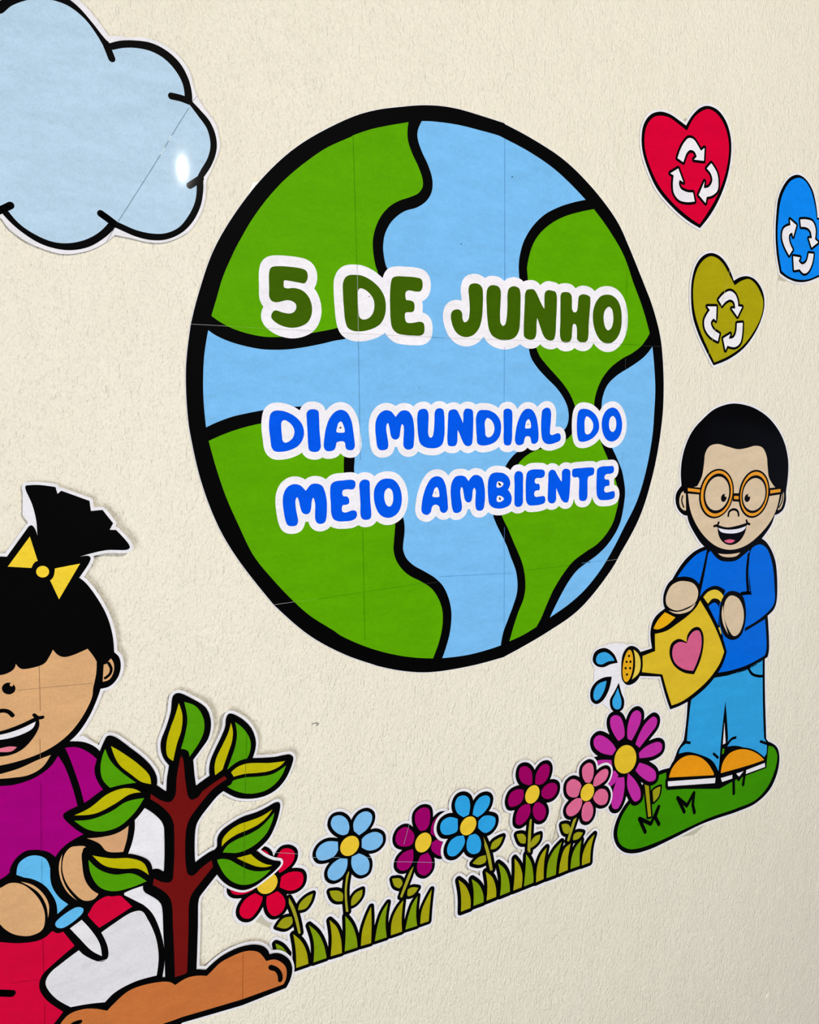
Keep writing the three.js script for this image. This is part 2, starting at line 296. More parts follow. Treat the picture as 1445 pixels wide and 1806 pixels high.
// ------------------------------------------------------------------ 1. the globe
{
  const rim = P('-108.9,301.1 -80.6,309 -51.4,315.7 -29,318.7 -6.1,319.4 25.4,317.2 56.4,314.3! 58.1,313.2! 100.3,302.1 146.6,285.2 191.8,257.8 231.4,223.9 249,199.5! 255.3,189.8 277.9,153 295.7,122.4 309.5,89.5 314.4,71.1! 318.1,43.2 319.9,11.9 318.4,-25.9 306,-90.1 281.6,-154.2 247.5,-201.8! 228.9,-225.5 176.8,-269.9 122.7,-293.7 58.4,-314.4! 56.2,-315.2! 5.7,-318.5 -51.9,-316.6 -91,-307.9 -121,-297.1 -122.7,-296.2 -157.9,-279.1 -198.9,-251.9 -238.7,-212.8! -277.8,-156.6 -295.1,-122.8 -309.2,-79.7 -317.6,-34.5 -319.2,-19 -319.9,8.1 -318.5,35.1 -312.7,70.9! -304.4,99.1 -287.1,143.5 -259.2,187.4 -226.6,226 -192,256.2 -136.9,289.5');
  const sea = P('-137.4,270.5 -166.3,254.8 -188.7,238.4 -213.3,217 -232.5,196 -249,174 -262.9,151.3 -275,128.5 -279.5,118 -286.7,96.8 -294,74 -300.5,44.5 -302.8,21.8 -303.4,2.5 -302.6,-19.2 -301.4,-32.5 -294,-66.4 -285.6,-95 -273.5,-125.6 -257.4,-158.5 -258.4,-159.2 -237.8,-187.2 -215.8,-212.7 -198.2,-230 -171.3,-250 -143.3,-268 -135.2,-272.5 -105.8,-285.2 -75.3,-294.8 -46.1,-300.8 -32.4,-302.6 5.8,-304.2 50.9,-299.8 64.1,-296.5 85.5,-291.4 105.8,-284.1 127.3,-275.1 160.9,-260.2 186.4,-244.5 212.4,-221.4 234.5,-194.4 250,-171.8 274.6,-134.7 289.8,-95.8 300.5,-48.7 303.3,-12.5 304.2,11.9 302.4,35.2 297.1,69.8 291.7,86.5 278.9,117 259.2,153.2 248.5,174.5 238.1,189.7 215.8,213.7 192.7,234 179.3,243.7 154.2,260.2 126.9,275 91.7,288.2 57,297.5 49.6,299.3 25.4,301.1 -6.2,302.5 -36.7,301.1 -53.1,299 -69.7,295.2 -95.2,287.6 -116.2,280.4 -136.9,271');
  cutout('globe_cutout', 'large round paper globe with green continents on blue sea and three lines of lettering', 'globe', [0, 0], 0.0004);
  paper([rim], 0.7);
  ink('rim', BLACK, 1, rim);
  ink('sea', 0x79bcf2, 2, sea);
  const coast1 = P('-53.1,299! -58.5,287.5 -58.3,279 -53.6,267.5 -45.6,253.8 -40.5,239.5 -41.4,226.9 -48.3,216.1 -60.3,207.9 -75.1,202.5 -85.4,195.9 -94.2,187 -100.8,174.7 -102.9,162.2 -102,151.2 -99.6,142.2 -97.9,139.2 -95.3,128.2 -108.7,100 -134.5,77.6 -149.4,63.5! -155.5,62.3 -162.2,61.1 -175.7,57.7 -195.5,53.5 -214.9,50.5 -228.8,49.7 -242.5,49.9 -259.5,52.4 -276.1,56.6 -288.8,61.8 -296.4,66.8! -304.3,75.7! -284.5,137.1! -252.3,180.3! -196.3,239.1! -150.2,272.3! -95,296.2! -53.1,305.5!');
  const land1 = P('-69.7,295.2! -71.2,285.6 -70.6,276 -66.1,264.4 -58.2,250.8 -53.2,239.1 -53,230.5 -58.6,223 -69,217.7 -82.2,212.4 -93.8,205.4 -104,195.1 -111.3,182.2 -115.1,168.5 -115,155.1 -112.4,141.2 -110.1,135.1 -108.3,118.6 -120.1,96.9 -141.4,81 -159.1,74.4 -187.3,68.1 -206.8,64.4 -223.4,62.6 -239.6,62.3 -256.6,64.8 -272,69.1 -283.6,74.5 -292.4,80.2! -286.7,96.8 -279.5,118 -266.3,145.3 -262.9,151.3 -249,174 -232.5,196 -213.3,217 -188.7,238.4 -166.3,254.8 -137.4,270.5 -136.9,271 -116.2,280.4 -95.2,287.6');
  const coast2 = P('-302,-27.4! -291,-22.6 -275.4,-17.3 -259.5,-13.9 -242.2,-10.8 -223.2,-7.6 -207.8,-7.6 -190.8,-7.7 -170.9,-12.7 -146.7,-26.7 -141.9,-48.2 -142,-63.5 -142.4,-80.1 -131.5,-99.9 -102.7,-114.6 -84.3,-130.4 -81.7,-140 -81.9,-150.7 -83.7,-162.6 -83.8,-168.8 -79.7,-178.7 -70.6,-187.7 -56.7,-196 -42.6,-205.1 -31.5,-216.1 -24.3,-230.3 -20.4,-246.3 -20.5,-260.5 -23.1,-275.8 -28.2,-290.8 -33.2,-302.4! -37.4,-310! -106,-292.7! -163.8,-266.2! -224.5,-216.4! -267.1,-159.6! -285.2,-121.9! -277.9,-143.3! -296.3,-94.4! -309.4,-43.9!');
  const land2 = P('-300.1,-40.7! -288,-35.7 -273.5,-30.7 -258.8,-26.9 -245.1,-24.3 -217.3,-22.1 -184.5,-21.2 -164.5,-27.7 -154.1,-41.6 -154.6,-60.5 -155,-78.9 -151.2,-96.2 -131.7,-112.8 -102.9,-125.1 -94.1,-137 -94.3,-147 -95.7,-158.9 -96.2,-167.7 -93.4,-178.7 -86,-190.2 -75.4,-199.5 -61.6,-207.2 -47.5,-217 -38.1,-230 -33.1,-243.3 -32.2,-256.1 -34,-270 -38.7,-284.9 -46.1,-300.8! -75.3,-294.8 -105.8,-285.2 -135.2,-272.5 -163.6,-256.3 -171.3,-250 -198.2,-230 -215.8,-212.7 -237.8,-187.2 -258.4,-159.2 -273.5,-125.6 -285.6,-95 -294,-66.4');
  const coast3 = P('179.3,243.7! 158.2,237.8 136.3,229.8 114.8,218.6 97.3,203.2 85.1,185.8 79.1,169 77.4,156 77.5,152.6 78.3,142.5 83.6,107.9 89.9,73.6 92.6,61.2 96.2,50.1 105.2,39 119.7,26.5 134.6,15.2 146.8,2.2 153.9,-10.9 155.2,-24.9 151.9,-33.8 147.8,-38.1 129.5,-48 102.1,-55.3 77,-62.5 66.5,-70 57.8,-80.3 52.6,-90 45.6,-109.5 37.3,-120.4 39.8,-137.3 45.8,-150.9 54.5,-166 61.5,-179.6 65.5,-189.6 73.5,-208 76.2,-221.5 75.7,-236.3 70,-251.9 62,-268.7 54.8,-284 51.3,-299.8! 58.4,-309.9! 109.5,-293.3! 127.3,-275.1! 133.9,-264.5 145.3,-247.5 158.6,-230.5 172.2,-218.1 189.9,-209 205.9,-201.2 222,-190.2 236.2,-175.6 245.3,-160.6 251.3,-136.4 252.7,-120.8 249.6,-103.4 246.2,-92.4 237.6,-76.6 228.1,-61.7 214.5,-42.3 209.8,-25.6 209.5,-7.6 211.7,4.4 219.4,18.8 235.4,31.1 257.7,42 278.4,53.2 288.8,61.1 297.1,69.8! 306.5,80.1! 254.6,176.5! 242,194.5! 201.6,243.5!');
  const land3 = P('192.7,234! 173.2,229.1 147.3,220.7 127.4,211 109.6,197.6 98.2,182.9 92.2,167.4 89.9,157 89.6,154.9 90.5,145.4 91.4,135.8 94.5,108.5 99.6,74 104.7,60.1 109.6,51.8 119.6,42.1 132.6,31 145.7,19.6 157.1,6.6 165.5,-8.8 168,-19.3 167.1,-31.1 160.6,-42.8 150.2,-50.7 131.5,-56.8 111.2,-60.6 96.7,-64.5 84.2,-71.3 76.2,-78.4 66.5,-87.8 52.6,-109.9 49.1,-124 52.5,-138.5 63,-158 71,-174.6 76.2,-184.7 83.4,-200.1 87.4,-215.3 88.4,-231.8 85.3,-246.4 78.1,-260.4 70.9,-277.3 64.1,-296.5! 85.5,-291.4 105.8,-284.1! 113.2,-274 122.5,-256.9 133.7,-238.5 148.8,-220.3 164.2,-206.5 185.7,-195.5 203.7,-187.8 219.7,-175.9 231.8,-161.1 237,-148 241.2,-132.7 241,-120.2 238.3,-112.2 235.1,-104.3 231.8,-94.9 222.2,-77.6 214.9,-65.1 208.7,-53.6 202.5,-42.1 197.3,-25.5 197,-6.1 198.8,4.4 207.4,23.2 223,39.9 243.1,52.3 261.5,60.3 278,70.7 291.7,86.5! 278.9,117 259.2,153.2 248.5,174.5 238.1,189.7 215.8,213.7');
  for (const [coast, land] of [[coast1, land1], [coast2, land2], [coast3, land3]]) ink('land', 0x5aa400, 4, land, ink('continent', BLACK, 3, coast));

  // lettering
  const date = [
    [P('-226.1,132.2 -195.8,131.9 -192,129.8 -190.8,125 -192.2,120.2 -194.9,117.6 -200,117.9 -214.6,119.2 -216.8,118.7 -217.2,116.1 -217,112.4 -214.2,111.4 -205.3,112.2 -196.4,109.9 -190.1,103.8 -187.1,94.4 -188,86 -192.2,78.7 -200.1,74.2 -210.4,72.3 -220.5,73.9 -227.9,77.6 -231.5,81.5 -230.7,85.6 -228.2,88.4 -225.7,88.8 -218.8,87.1 -211.2,86.6 -206.7,88.6 -204.4,92.3 -204.8,96.4 -208.9,99.1 -214.6,99.6 -221,97.8 -226,96.9 -230.3,97.9 -232.7,101.2 -232.7,110.4 -232.2,125.4 -230.5,130.2')],
    [P('-138.8,130.3 -129.2,130.1 -118.1,126 -108.3,118.6 -102.8,110.3 -101,100.4 -102.4,90.3 -107.6,81.3 -117.7,75.3 -131.9,71.9 -141.6,72.4 -147,75.2 -149.6,81.9 -150.9,95.2 -151.6,109.7 -151.1,121.8 -147.8,127.5 -143.6,129.6'), P('-131.6,116.8 -126.7,116.2 -119.8,111.7 -115.7,105.8 -114.9,98.4 -117.4,90.8 -123.2,85.6 -129.5,84.6 -132.9,86.9 -134.1,96.1 -134.4,105.9 -134,113.9')],
    [P('-88.7,132.1 -74.8,133.1 -62.9,133 -56.2,131.6 -54.6,127.2 -55.3,121.5 -57.9,118.4 -63.1,117.8 -72.8,118.4 -76.1,116.3 -76.6,111.9 -75.5,108.1 -70.7,107.8 -66.3,106.1 -65.2,101.1 -66.4,96.6 -69.4,95.2 -75.4,94.8 -77.2,93.5 -77.4,87.8 -75.5,84 -70.3,83.4 -57.6,85.4 -53.8,83.8 -52.8,78.6 -53.9,72.8 -57.8,70.5 -66.8,70 -78.7,70.3 -87.5,71.8 -93.3,76.9 -95.3,85.6 -95.8,100.7 -95.5,115.7 -94.1,125.8 -92.3,130.3')],
    [P('14.9,132.1 21.4,131.1 25,127.4 26,119.4 25.7,107.4 24.5,94 20.4,81.8 13,74.1 3.2,70.9 -6.4,72.7 -12.7,77.7 -16.6,85.4 -18,93.2 -16.5,98.6 -11.7,101.2 -6.2,101.1 -3,97.9 -2.3,91.4 -0.2,87.8 2.5,87.9 5.8,91.1 7.4,98.5 7.6,106.4 6.7,116.9 6.1,124.8 8.1,129.9')],
    [P('41.2,131.8 47.9,130.5 50.9,126.4 50.9,112.9 50.1,98 51.2,88.5 54.6,85.9 57.7,88.1 59.7,95.7 60.8,109.4 60.9,123 62.9,129.2 67.2,131.9 73.2,132.3 78,130.2 79.8,124.1 79.8,110.4 79.3,93.9 77.6,81.4 72.4,73.7 63.8,70.2 52.7,69.2 39.4,73.8 34.4,81 32,94.4 31.2,107.7 30.9,118.4 32.1,126.5 35.4,130.5')],
    [P('93.2,130.5 99.4,130.6 102.9,127.7 108.3,119 113.7,110.9 115.6,108.9! 115.9,112.4 115.8,123.6 116.9,128.5 120.8,131.2 126.2,131.2 132.6,130 134.7,125.5 134.8,110.7 133.9,93.7 133.1,79.5 130.7,73 126.7,71.4 119.4,72.6 114.9,76.6 110.3,85.6 106.7,93.8 104.7,97.5! 104,89.5 103.5,78.3 101.4,73.3 97,71.4 89.9,71.9 85.5,74.8 84.8,83.1 85.4,99.7 86.2,114.9 86.7,124.6 88.8,129.1')],
    [P('147.3,130.7 154.8,130.2 158,126.9 158.7,119.1 159.1,110.6 161.6,107.4 165.4,107.6 167.6,111 168.6,121.1 169.9,126.9 174.6,129.5 182.2,129.5 187.7,127.3 188.5,122.3 187.4,107.7 186.2,93.2 185.9,80.1 184,73.5 178.3,70.8 171.6,71.6 167.7,74.3 167.3,80.8 166.6,89.4 164.6,92.7 161.4,92.8 160,89.9 159.3,83.4 158.6,75.4 155.5,71 148.9,69.6 143.3,71.3 140.5,76.9 140.7,96.8 140.6,116.6 140.9,126.5 142.7,129.5')],
    [P('215.3,131.9 225.3,131 233.4,126.3 239.7,116.4 241.6,103.1 240.2,89.6 234.4,79 224.4,71.9 215.5,70.9 205.5,75 197.5,84.9 193.3,97.9 193.5,111 197.8,121.4 205.5,129.1'), P('219.6,117 224.6,114.1 227,106.8 226.6,96.5 223.1,89.7 218.1,87.5 214.1,90.7 211.2,98 210.8,106 213.3,112.7')],
  ];
  const world = [
    [P('-227.1,-11.4 -219.5,-12.6 -209.4,-17.5 -202.4,-24.7 -199.7,-32.6 -201,-40.6 -206.4,-47.8 -215.7,-52.2 -226,-53.7 -232.3,-52.9 -235.4,-49.4 -236.7,-39.8 -237.6,-30.2 -237.1,-20.6 -235.4,-14.7 -232.2,-12'), P('-221.1,-21.3 -216,-23.5 -211.7,-28.2 -210.3,-33.1 -212,-39.1 -216.7,-43.3 -221.2,-44.4 -223.3,-42.5 -224.1,-36.4 -224.5,-29.2 -224,-23.2')],
    [P('-192.8,-10.8 -185.6,-10.8 -183,-12.6 -182.4,-20 -182.2,-32.3 -181.4,-44.7 -181.6,-51.5 -184.8,-54.6 -190.8,-54.7 -194.5,-52.8 -195.5,-46.8 -195.8,-34.5 -196.2,-22.3 -196,-13.8')],
    [P('-157.2,-11 -151,-13.1 -147.9,-16.6 -144.6,-24.2 -143,-34.3 -141.8,-44.4 -141.7,-50.8 -143.9,-53.9 -148.1,-54.3 -151.5,-53 -152.8,-49.8 -153,-46.7 -154.8,-44.8 -159.4,-44.6 -162.9,-45.8 -163.9,-49.5 -165.8,-53.2 -170.6,-54.7 -175.4,-54 -177.7,-50.4 -177,-41.1 -174.7,-30 -170.4,-20.1 -164.1,-13.4'), P('-157.5,-23.4 -160.3,-25.2 -162.1,-30.2 -162.9,-34.2 -160.6,-35.2 -153.7,-35 -153,-33.9 -154.4,-27.8 -156.1,-24.3')],
    [P('-102.2,-11.8 -96.4,-13.4 -92.8,-17.1 -91,-19.3! -89.1,-17.1 -85.3,-13.5 -80.1,-12 -74.1,-13.6 -69.9,-19.2 -68,-27.8 -67.5,-37 -68.2,-47.5 -69.4,-53.4 -73.2,-55.7 -78.5,-55.1 -81.5,-51.8 -81.6,-44.6 -80.9,-35.4 -81.1,-29.5 -83,-27.3 -84.5,-30.1 -85.7,-36.6 -87,-41.8 -91,-44.3 -95.4,-42.9 -97.6,-39 -98.9,-31.2 -100.7,-25.8 -102.5,-27.9 -102.9,-33.7 -101.7,-41.5 -100.7,-49.3 -101.8,-53.8 -106,-55.5 -111.8,-54.8 -114.3,-51.5 -115.8,-41.2 -116.5,-32.2 -115.5,-23.3 -111.7,-16.3 -106.6,-12.7')],
    [P('-55.8,-10.5 -51.2,-11.5 -49,-15.4 -49.1,-28 -49.5,-37.3 -48.2,-42 -46.2,-43.1 -43.8,-41.7 -42.2,-36.1 -41,-24.1 -40.4,-14.2 -38,-10.9 -33.3,-10 -29.4,-11.6 -27.9,-17.6 -27.5,-29.7 -28.1,-41.8 -31.1,-51.1 -37.7,-54.7 -47.1,-55 -54.8,-53.2 -60.2,-49 -62.4,-41 -63.4,-29.1 -63.4,-18.6 -61.5,-12.7')],
    [P('-16.7,-11.4 -11.1,-12.1 -7.9,-16.4 -4.7,-22.5 -2.6,-27.1! -2,-23.3 -1.7,-15.1 0.7,-11.1 6.8,-10.8 10.9,-12.8 11.8,-19.3 11.6,-34.4 10.7,-46.7 9.3,-52.2 4.9,-54.1 0,-52.6 -4.1,-46.4 -7.6,-38.8 -9.7,-35.1! -10.2,-40.8 -10.6,-48.9 -13,-52.9 -17.9,-53.6 -22.7,-52.4 -24,-47.2 -23.6,-35.1 -22.8,-21.7 -21.5,-13.6')],
    [P('26.6,-12.2 34.2,-12.9 44.3,-17.5 50.3,-25.2 51.6,-33.6 49.4,-43.4 42.5,-50.2 32.3,-53.5 22.3,-53.6 17.6,-51 16.5,-42.7 15.7,-31.7 15.8,-20.7 18.3,-14.6 21.6,-12.5'), P('31.6,-21.7 37.5,-24.4 41.4,-30.7 41.4,-37.6 37.5,-43.1 32.4,-44.4 29.4,-42.3 28.5,-34.6 28.2,-26.4')],
    [P('58.6,-11.1 63.8,-11.1 67.3,-13.5 68.2,-19.8 67.9,-33.9 67.5,-48 65.6,-53.6 61.3,-54.9 56.4,-53.4 55.2,-47.7 55.4,-33.7 55,-19.7 55.7,-12.7')],
    [P('92.3,-11.1 98.3,-13 103.7,-20.1 106.5,-30.2 107.8,-43.2 106.6,-51.1 102.1,-53.9 97.5,-53 96.1,-49.4 95.2,-45.8 92.1,-44.3 88,-44.9 86.2,-48.5 85,-52.7 79.7,-55 74.4,-53.9 72.1,-49.5 72.9,-39.6 76.1,-27 81.4,-17.1 86.7,-12.2'), P('92.4,-23.6 89,-26.4 87.6,-31.4 87.3,-34.5 91.2,-35 95.7,-34.3 96.2,-31.5 94.7,-25.8')],
    [P('120,-9.9 124.6,-11 127,-15.3 126.8,-26.1 125.7,-37.7 126.1,-42.8 129.5,-43.6 136.9,-41.6 141.1,-42.4 142.8,-46.8 141.7,-50.5 135.2,-53.2 125.9,-54.9 118.5,-53.6 113.9,-49.1 112,-40.4 111.6,-30.3 112.4,-18.8 113.6,-13.1')],
    [P('180.4,-11.6 190.2,-13.5 200.2,-20.3 205.3,-30.1 204.8,-39.1 198.6,-46.5 188.8,-51.6 179.1,-53.3 172.2,-51.9 169.6,-45.9 168.5,-34 169,-22.2 171.2,-14.9 174.6,-12.2'), P('184.4,-21.2 191.4,-24.7 195.4,-30.7 195.1,-36.7 190.6,-42.6 184.8,-44 182.2,-41.7 181.3,-34.2 181.6,-25.3')],
    [P('228.1,-10.2 236.3,-13 242.6,-21.4 245.3,-32.2 243.5,-42.9 237.1,-51.2 226.9,-54.2 217.7,-50.7 212.1,-42.3 209.9,-31.7 211.7,-21.9 218,-13.6'), P('228.7,-21 233.4,-24.4 235,-31.3 233.7,-38.1 229.1,-41.8 224.6,-39.5 222.4,-32.6 223.9,-24.3')],
  ];
  const environment = [
    [P('-210.3,-87.8 -205.1,-89.7 -201.2,-93.6 -199.6,-95.3! -197.9,-93.5 -193.8,-89.2 -187.8,-88.3 -181.1,-90.9 -177.9,-97.3 -176.1,-106.3 -176,-116.4 -176.9,-125.2 -178.8,-130.2 -183.6,-131.7 -187.9,-130.1 -189.8,-125.6 -189.7,-118 -189.4,-109.3 -191.3,-103.1 -193,-105.9 -194.1,-114 -196,-118.9 -200.1,-120.2 -204,-118.3 -206.4,-111.9 -207.5,-105.7 -209.4,-101.5 -211.2,-104.2 -211.3,-111.6 -210,-120.4 -209.1,-126.7 -211,-130.9 -216.2,-131.7 -220.7,-130.2 -223.2,-124.5 -224.8,-114.5 -225.4,-107 -224.6,-98.5 -220.8,-91.3 -215.5,-88.2')],
    [P('-166,-87.2 -154.9,-86.4 -150.9,-86.1 -144.6,-86.7 -141.9,-89 -142.3,-94.2 -144.9,-96.6 -152.6,-96.2 -156.8,-97.2 -157.7,-101 -156.2,-103.6 -152.1,-104.1 -149.8,-107.2 -150.1,-111.7 -153,-113 -157.2,-113.2 -158.6,-116.3 -158,-120.1 -154.6,-121.4 -146.1,-119.6 -141.9,-120.6 -140.6,-124.5 -142.1,-128.3 -147.1,-130.6 -156.2,-130.9 -163,-130.3 -168.5,-127.7 -171,-121.8 -171.4,-110.4 -171.8,-97.7 -170.5,-90.2')],
    [P('-133.3,-87.1 -127.6,-87.2 -124.8,-89.2 -124.5,-96.4 -124.2,-110.7 -123.3,-123.8 -124.2,-129.6 -128.5,-131.2 -133.6,-130.2 -136.1,-126.8 -136.3,-112.5 -136.9,-99.6 -136.9,-90.6')],
    [P('-102.1,-87 -94.8,-88.7 -88.2,-95.6 -84.9,-106.4 -85.5,-117 -89.4,-125.4 -97,-130.2 -105.2,-130.5 -113.2,-125.8 -118.1,-116.3 -119.8,-105.7 -118.4,-96.7 -113.2,-89.8 -108,-87.4'), P('-101.2,-97.6 -97.2,-100.4 -95.6,-107.1 -96.7,-115 -99.8,-118.3 -103.4,-117.2 -106.3,-111.7 -106.9,-105.8 -105.3,-100')],
    [P('-38.1,-87.3 -31.8,-89.6 -27.1,-97.4 -25.1,-108.4 -24.1,-119.4 -24.2,-126.3 -27.4,-130 -31.9,-129.7 -34.6,-127 -35.6,-122.8 -39.3,-120.1 -44,-120.7 -45.9,-123.5 -47.2,-128.2 -51.2,-130.9 -55.9,-130.1 -59.2,-126.7 -58.8,-117.3 -56.3,-106.7 -51.5,-96.1 -45.2,-89'), P('-38.6,-99.8 -41.7,-101.4 -43.8,-106.7 -45,-110 -41.5,-111.3 -35.5,-110.8 -35.5,-107.8 -36.7,-102.3')],
    [P('-5.2,-88 0.5,-89.8 3.5,-93.4 4.9,-95.2! 7.1,-92.1 12.1,-88.5 17.9,-88.5 23.8,-92.2 26.8,-100.1 28.1,-111.4 27.4,-122.6 25.3,-129.5 21.1,-131.1 16.1,-129.6 14.4,-124.6 14.5,-114.8 14.8,-106.4 12.8,-103.3 10.8,-106.2 9.8,-114.5 7.8,-119.3 3.9,-120.1 0,-117.5 -2.1,-109.7 -3.3,-103.4 -5,-101.5 -6.6,-104.6 -6.2,-113.6 -4.6,-123.4 -5.5,-128.9 -9.6,-131.4 -15.3,-130.8 -18,-126 -19.5,-115.6 -20.1,-104.6 -18.2,-95.1 -13.3,-89.1')],
    [P('46.8,-86.6 56.3,-88.5 63,-94 65.1,-101.3 61.6,-108.2! 65.7,-113.5 67.4,-120 64.8,-126.4 57.8,-129.5 49.1,-130.4 40.7,-128.8 34.7,-124.5 32.5,-114.5 32.2,-103.2 33.1,-94.8 36.5,-88.6 41.6,-86.7'), P('46.7,-97.5 45,-100.3 45,-104.1 48.5,-105 53.7,-103.1 55,-100.3 51.9,-98.2'), P('46.7,-114.6 45,-117.3 45,-120.6 48.4,-122.5 53.6,-121.1 55.7,-118.9 52.8,-115.9')],
    [P('74.4,-86.7 80.6,-86.9 83.9,-90 84.3,-101.5 84.3,-116 83.8,-126.1 80.8,-129.5 75.4,-129.9 71.8,-127.5 71.3,-119.6 71.5,-103.7 71.4,-90.8')],
    [P('95,-85.8 109.5,-85.5 115.9,-86.7 118,-90 116.9,-94.3 112.3,-96.3 105.9,-96 102.8,-97.3 102.3,-100.9 104.1,-102.9 108.7,-103.4 110.2,-107.2 109.3,-111.2 104.2,-111.5 101.8,-113.3 101.8,-117.7 104.2,-119.3 111.5,-119 117.1,-119.3 119,-123.1 117.7,-127.4 111.6,-129.3 100.6,-129.8 93.3,-128.9 89.4,-124.3 88.4,-111.9 88.7,-97.4 90.5,-88.8')],
    [P('128,-86.7 133.6,-88 138.3,-94.6 143.1,-100.7 144.7,-102.6! 145,-97.1 145.3,-89.7 148.3,-86.8 154.4,-86.8 158.2,-89.5 158.7,-99.2 158.1,-112.6 156.7,-124.6 154.9,-128.7 150.1,-129.1 145.3,-126.1 140.5,-118.4 137.2,-112.3 136.2,-110! 135.9,-117.4 135.8,-124.8 133,-128.4 127.4,-128.8 123.2,-125.6 122.8,-113.7 123.4,-99 123.9,-90.2')],
    [P('165.9,-86.8 177.6,-86.5 191.3,-86.3 197.3,-87.3 198.5,-91.2 197,-95.7 191.5,-97.4 188.5,-98.3 187.4,-102.1 187.4,-114.2 186.9,-124.8 184,-128.5 178.1,-128.9 174.2,-127.1 173.1,-121 173.4,-108.9 172.9,-99.9 170.9,-98 165.1,-98 161.8,-95.6 161.5,-90.4 162.5,-87.7')],
    [P('209.3,-86.3 223.4,-85.9 230.6,-86.3 232.3,-89.5 231.4,-94.1 226.7,-95.9 219.5,-96.2 216.5,-98.1 216.2,-101.9 218.7,-103.2 223.4,-103.8 224.9,-107.7 223.9,-111.5 219.4,-111.7 216.4,-113.4 215.9,-118 219,-120.2 227.1,-119.4 232.7,-119.2 234.4,-122.9 233.5,-127.5 228.4,-129.6 216.1,-130.1 208,-128.8 203.9,-124.3 202.3,-113.5 202.5,-99.7 203.7,-89.1')],
  ];
  const halo = (set, d) => ink('lettering', 0xf0eef6, 5, around(set.map((l) => l[0]), d, 0.6, 4));
  const write = (set, d, color) => { const h = halo(set, d); for (const [outer, ...holes] of set) ink('letter', color, 6, { outer, holes }, h); };
  write(date, 10.6, 0x3c5e00); write(world, 8.1, 0x0057ea); write(environment, 8.1, 0x0057ea);
  // sheet joints and specks of print left between the strokes
  const joint = (w, color, l) => ink('sheet_joint', color, 7, stroke(l, w));
  joint(0.35, 0x477f08, L('-136.1,270.7 -134.6,135.9')); joint(0.35, 0x5f9cc4, L('-134.7,61.5 -135.2,-65.7')); joint(0.35, 0x3f7a05, L('-134.1,-141.7 -134.1,-265.5'));
  joint(0.35, 0xc9c7cd, L('-134.5,139.4 -134.7,66.3'));
  joint(0.4, 0x5f9fd6, L('56.9,296.7 57.2,138.3')); joint(0.35, 0x5f9fd6, L('56.7,61.6 56.2,-3.6')); joint(0.35, 0x5f9fd6, L('56.3,-153.7 56.2,-277'));
  joint(0.45, 0x8d8d8d, L('-312.5,71.4 -279.5,71.1')); joint(0.4, 0x7fb93c, L('-279.5,71 -234.7,70.5')); joint(0.35, 0xb7b6bb, L('-234.7,70.5 -185.6,70.2')); joint(0.35, 0xb7b6bb, L('-155.4,69.4 -42.5,69.1'));
  joint(0.4, 0x5f9fc8, L('-42.5,69.1 -27.5,69.1')); joint(0.35, 0xb7b6bb, L('-27.5,68.8 234.9,71.6')); joint(0.4, 0x3f7f04, L('238.8,71 274.7,70.7')); joint(0.4, 0x3a3a3a, L('279.8,70.2 313.9,70.2'));
  joint(0.45, 0x9a9a9a, L('-238.7,-212.6 -216,-212.3')); joint(0.35, 0x7dbb33, L('-216,-212.3 -189.1,-212.5')); joint(0.35, 0x438203, L('-189.1,-212.5 -58.7,-209.6')); joint(0.35, 0x3b3b3b, L('-55,-210.7 -38.1,-210.5')); joint(0.35, 0x5b9ad2, L('-36.5,-204.6 70.3,-211.1')); joint(0.35, 0x3f7a03, L('87.6,-209.7 158.2,-210.7')); joint(0.4, 0x5b9ad2, L('178.9,-209.8 214.8,-209.5')); joint(0.5, 0x8a8a8a, L('219.8,-210.8 240.7,-210.5'));
  joint(0.35, 0x4a8a04, L('249.3,172.3 249.5,76.4')); joint(0.45, 0x4b4b48, L('249.1,53.2 249.4,38.7')); joint(0.35, 0x6aa9dd, L('246.8,-70.4 246.8,-94.3'));
  for (const s of [E('49.3,-100.9 0.9,-2 1.7,-0.4'), E('49.7,-118.3 0.5,-1.7 1.2,-0.4'), E('-158.1,-30 0,-0.9 1.1,0'), E('-40.4,-106.2 0,-0.5 0.8,0'), E('91.5,-30 0,-0.6 0.9,0'), E('-60.5,13.2 0,-0.4 0.5,0'), E('191.5,-210 0.4,-0.5 1.6,0.2'), E('67.6,256.2 0.2,-0.4 1.2,0.4'), E('-3.6,174 0,-0.6 0.6,0.1'), E('-121,108.9 0.3,-0.4 0.7,0.3')]) ink('speck', BLACK, 7, s);
  put('tape', surface([P('-245.8,210.6! -241.6,211.9! -234.4,209.3! -242.3,192.6! -251.7,197.1!')], 0.0002), tapeMaterial, null, 'piece of clear adhesive tape showing past the rim');
}

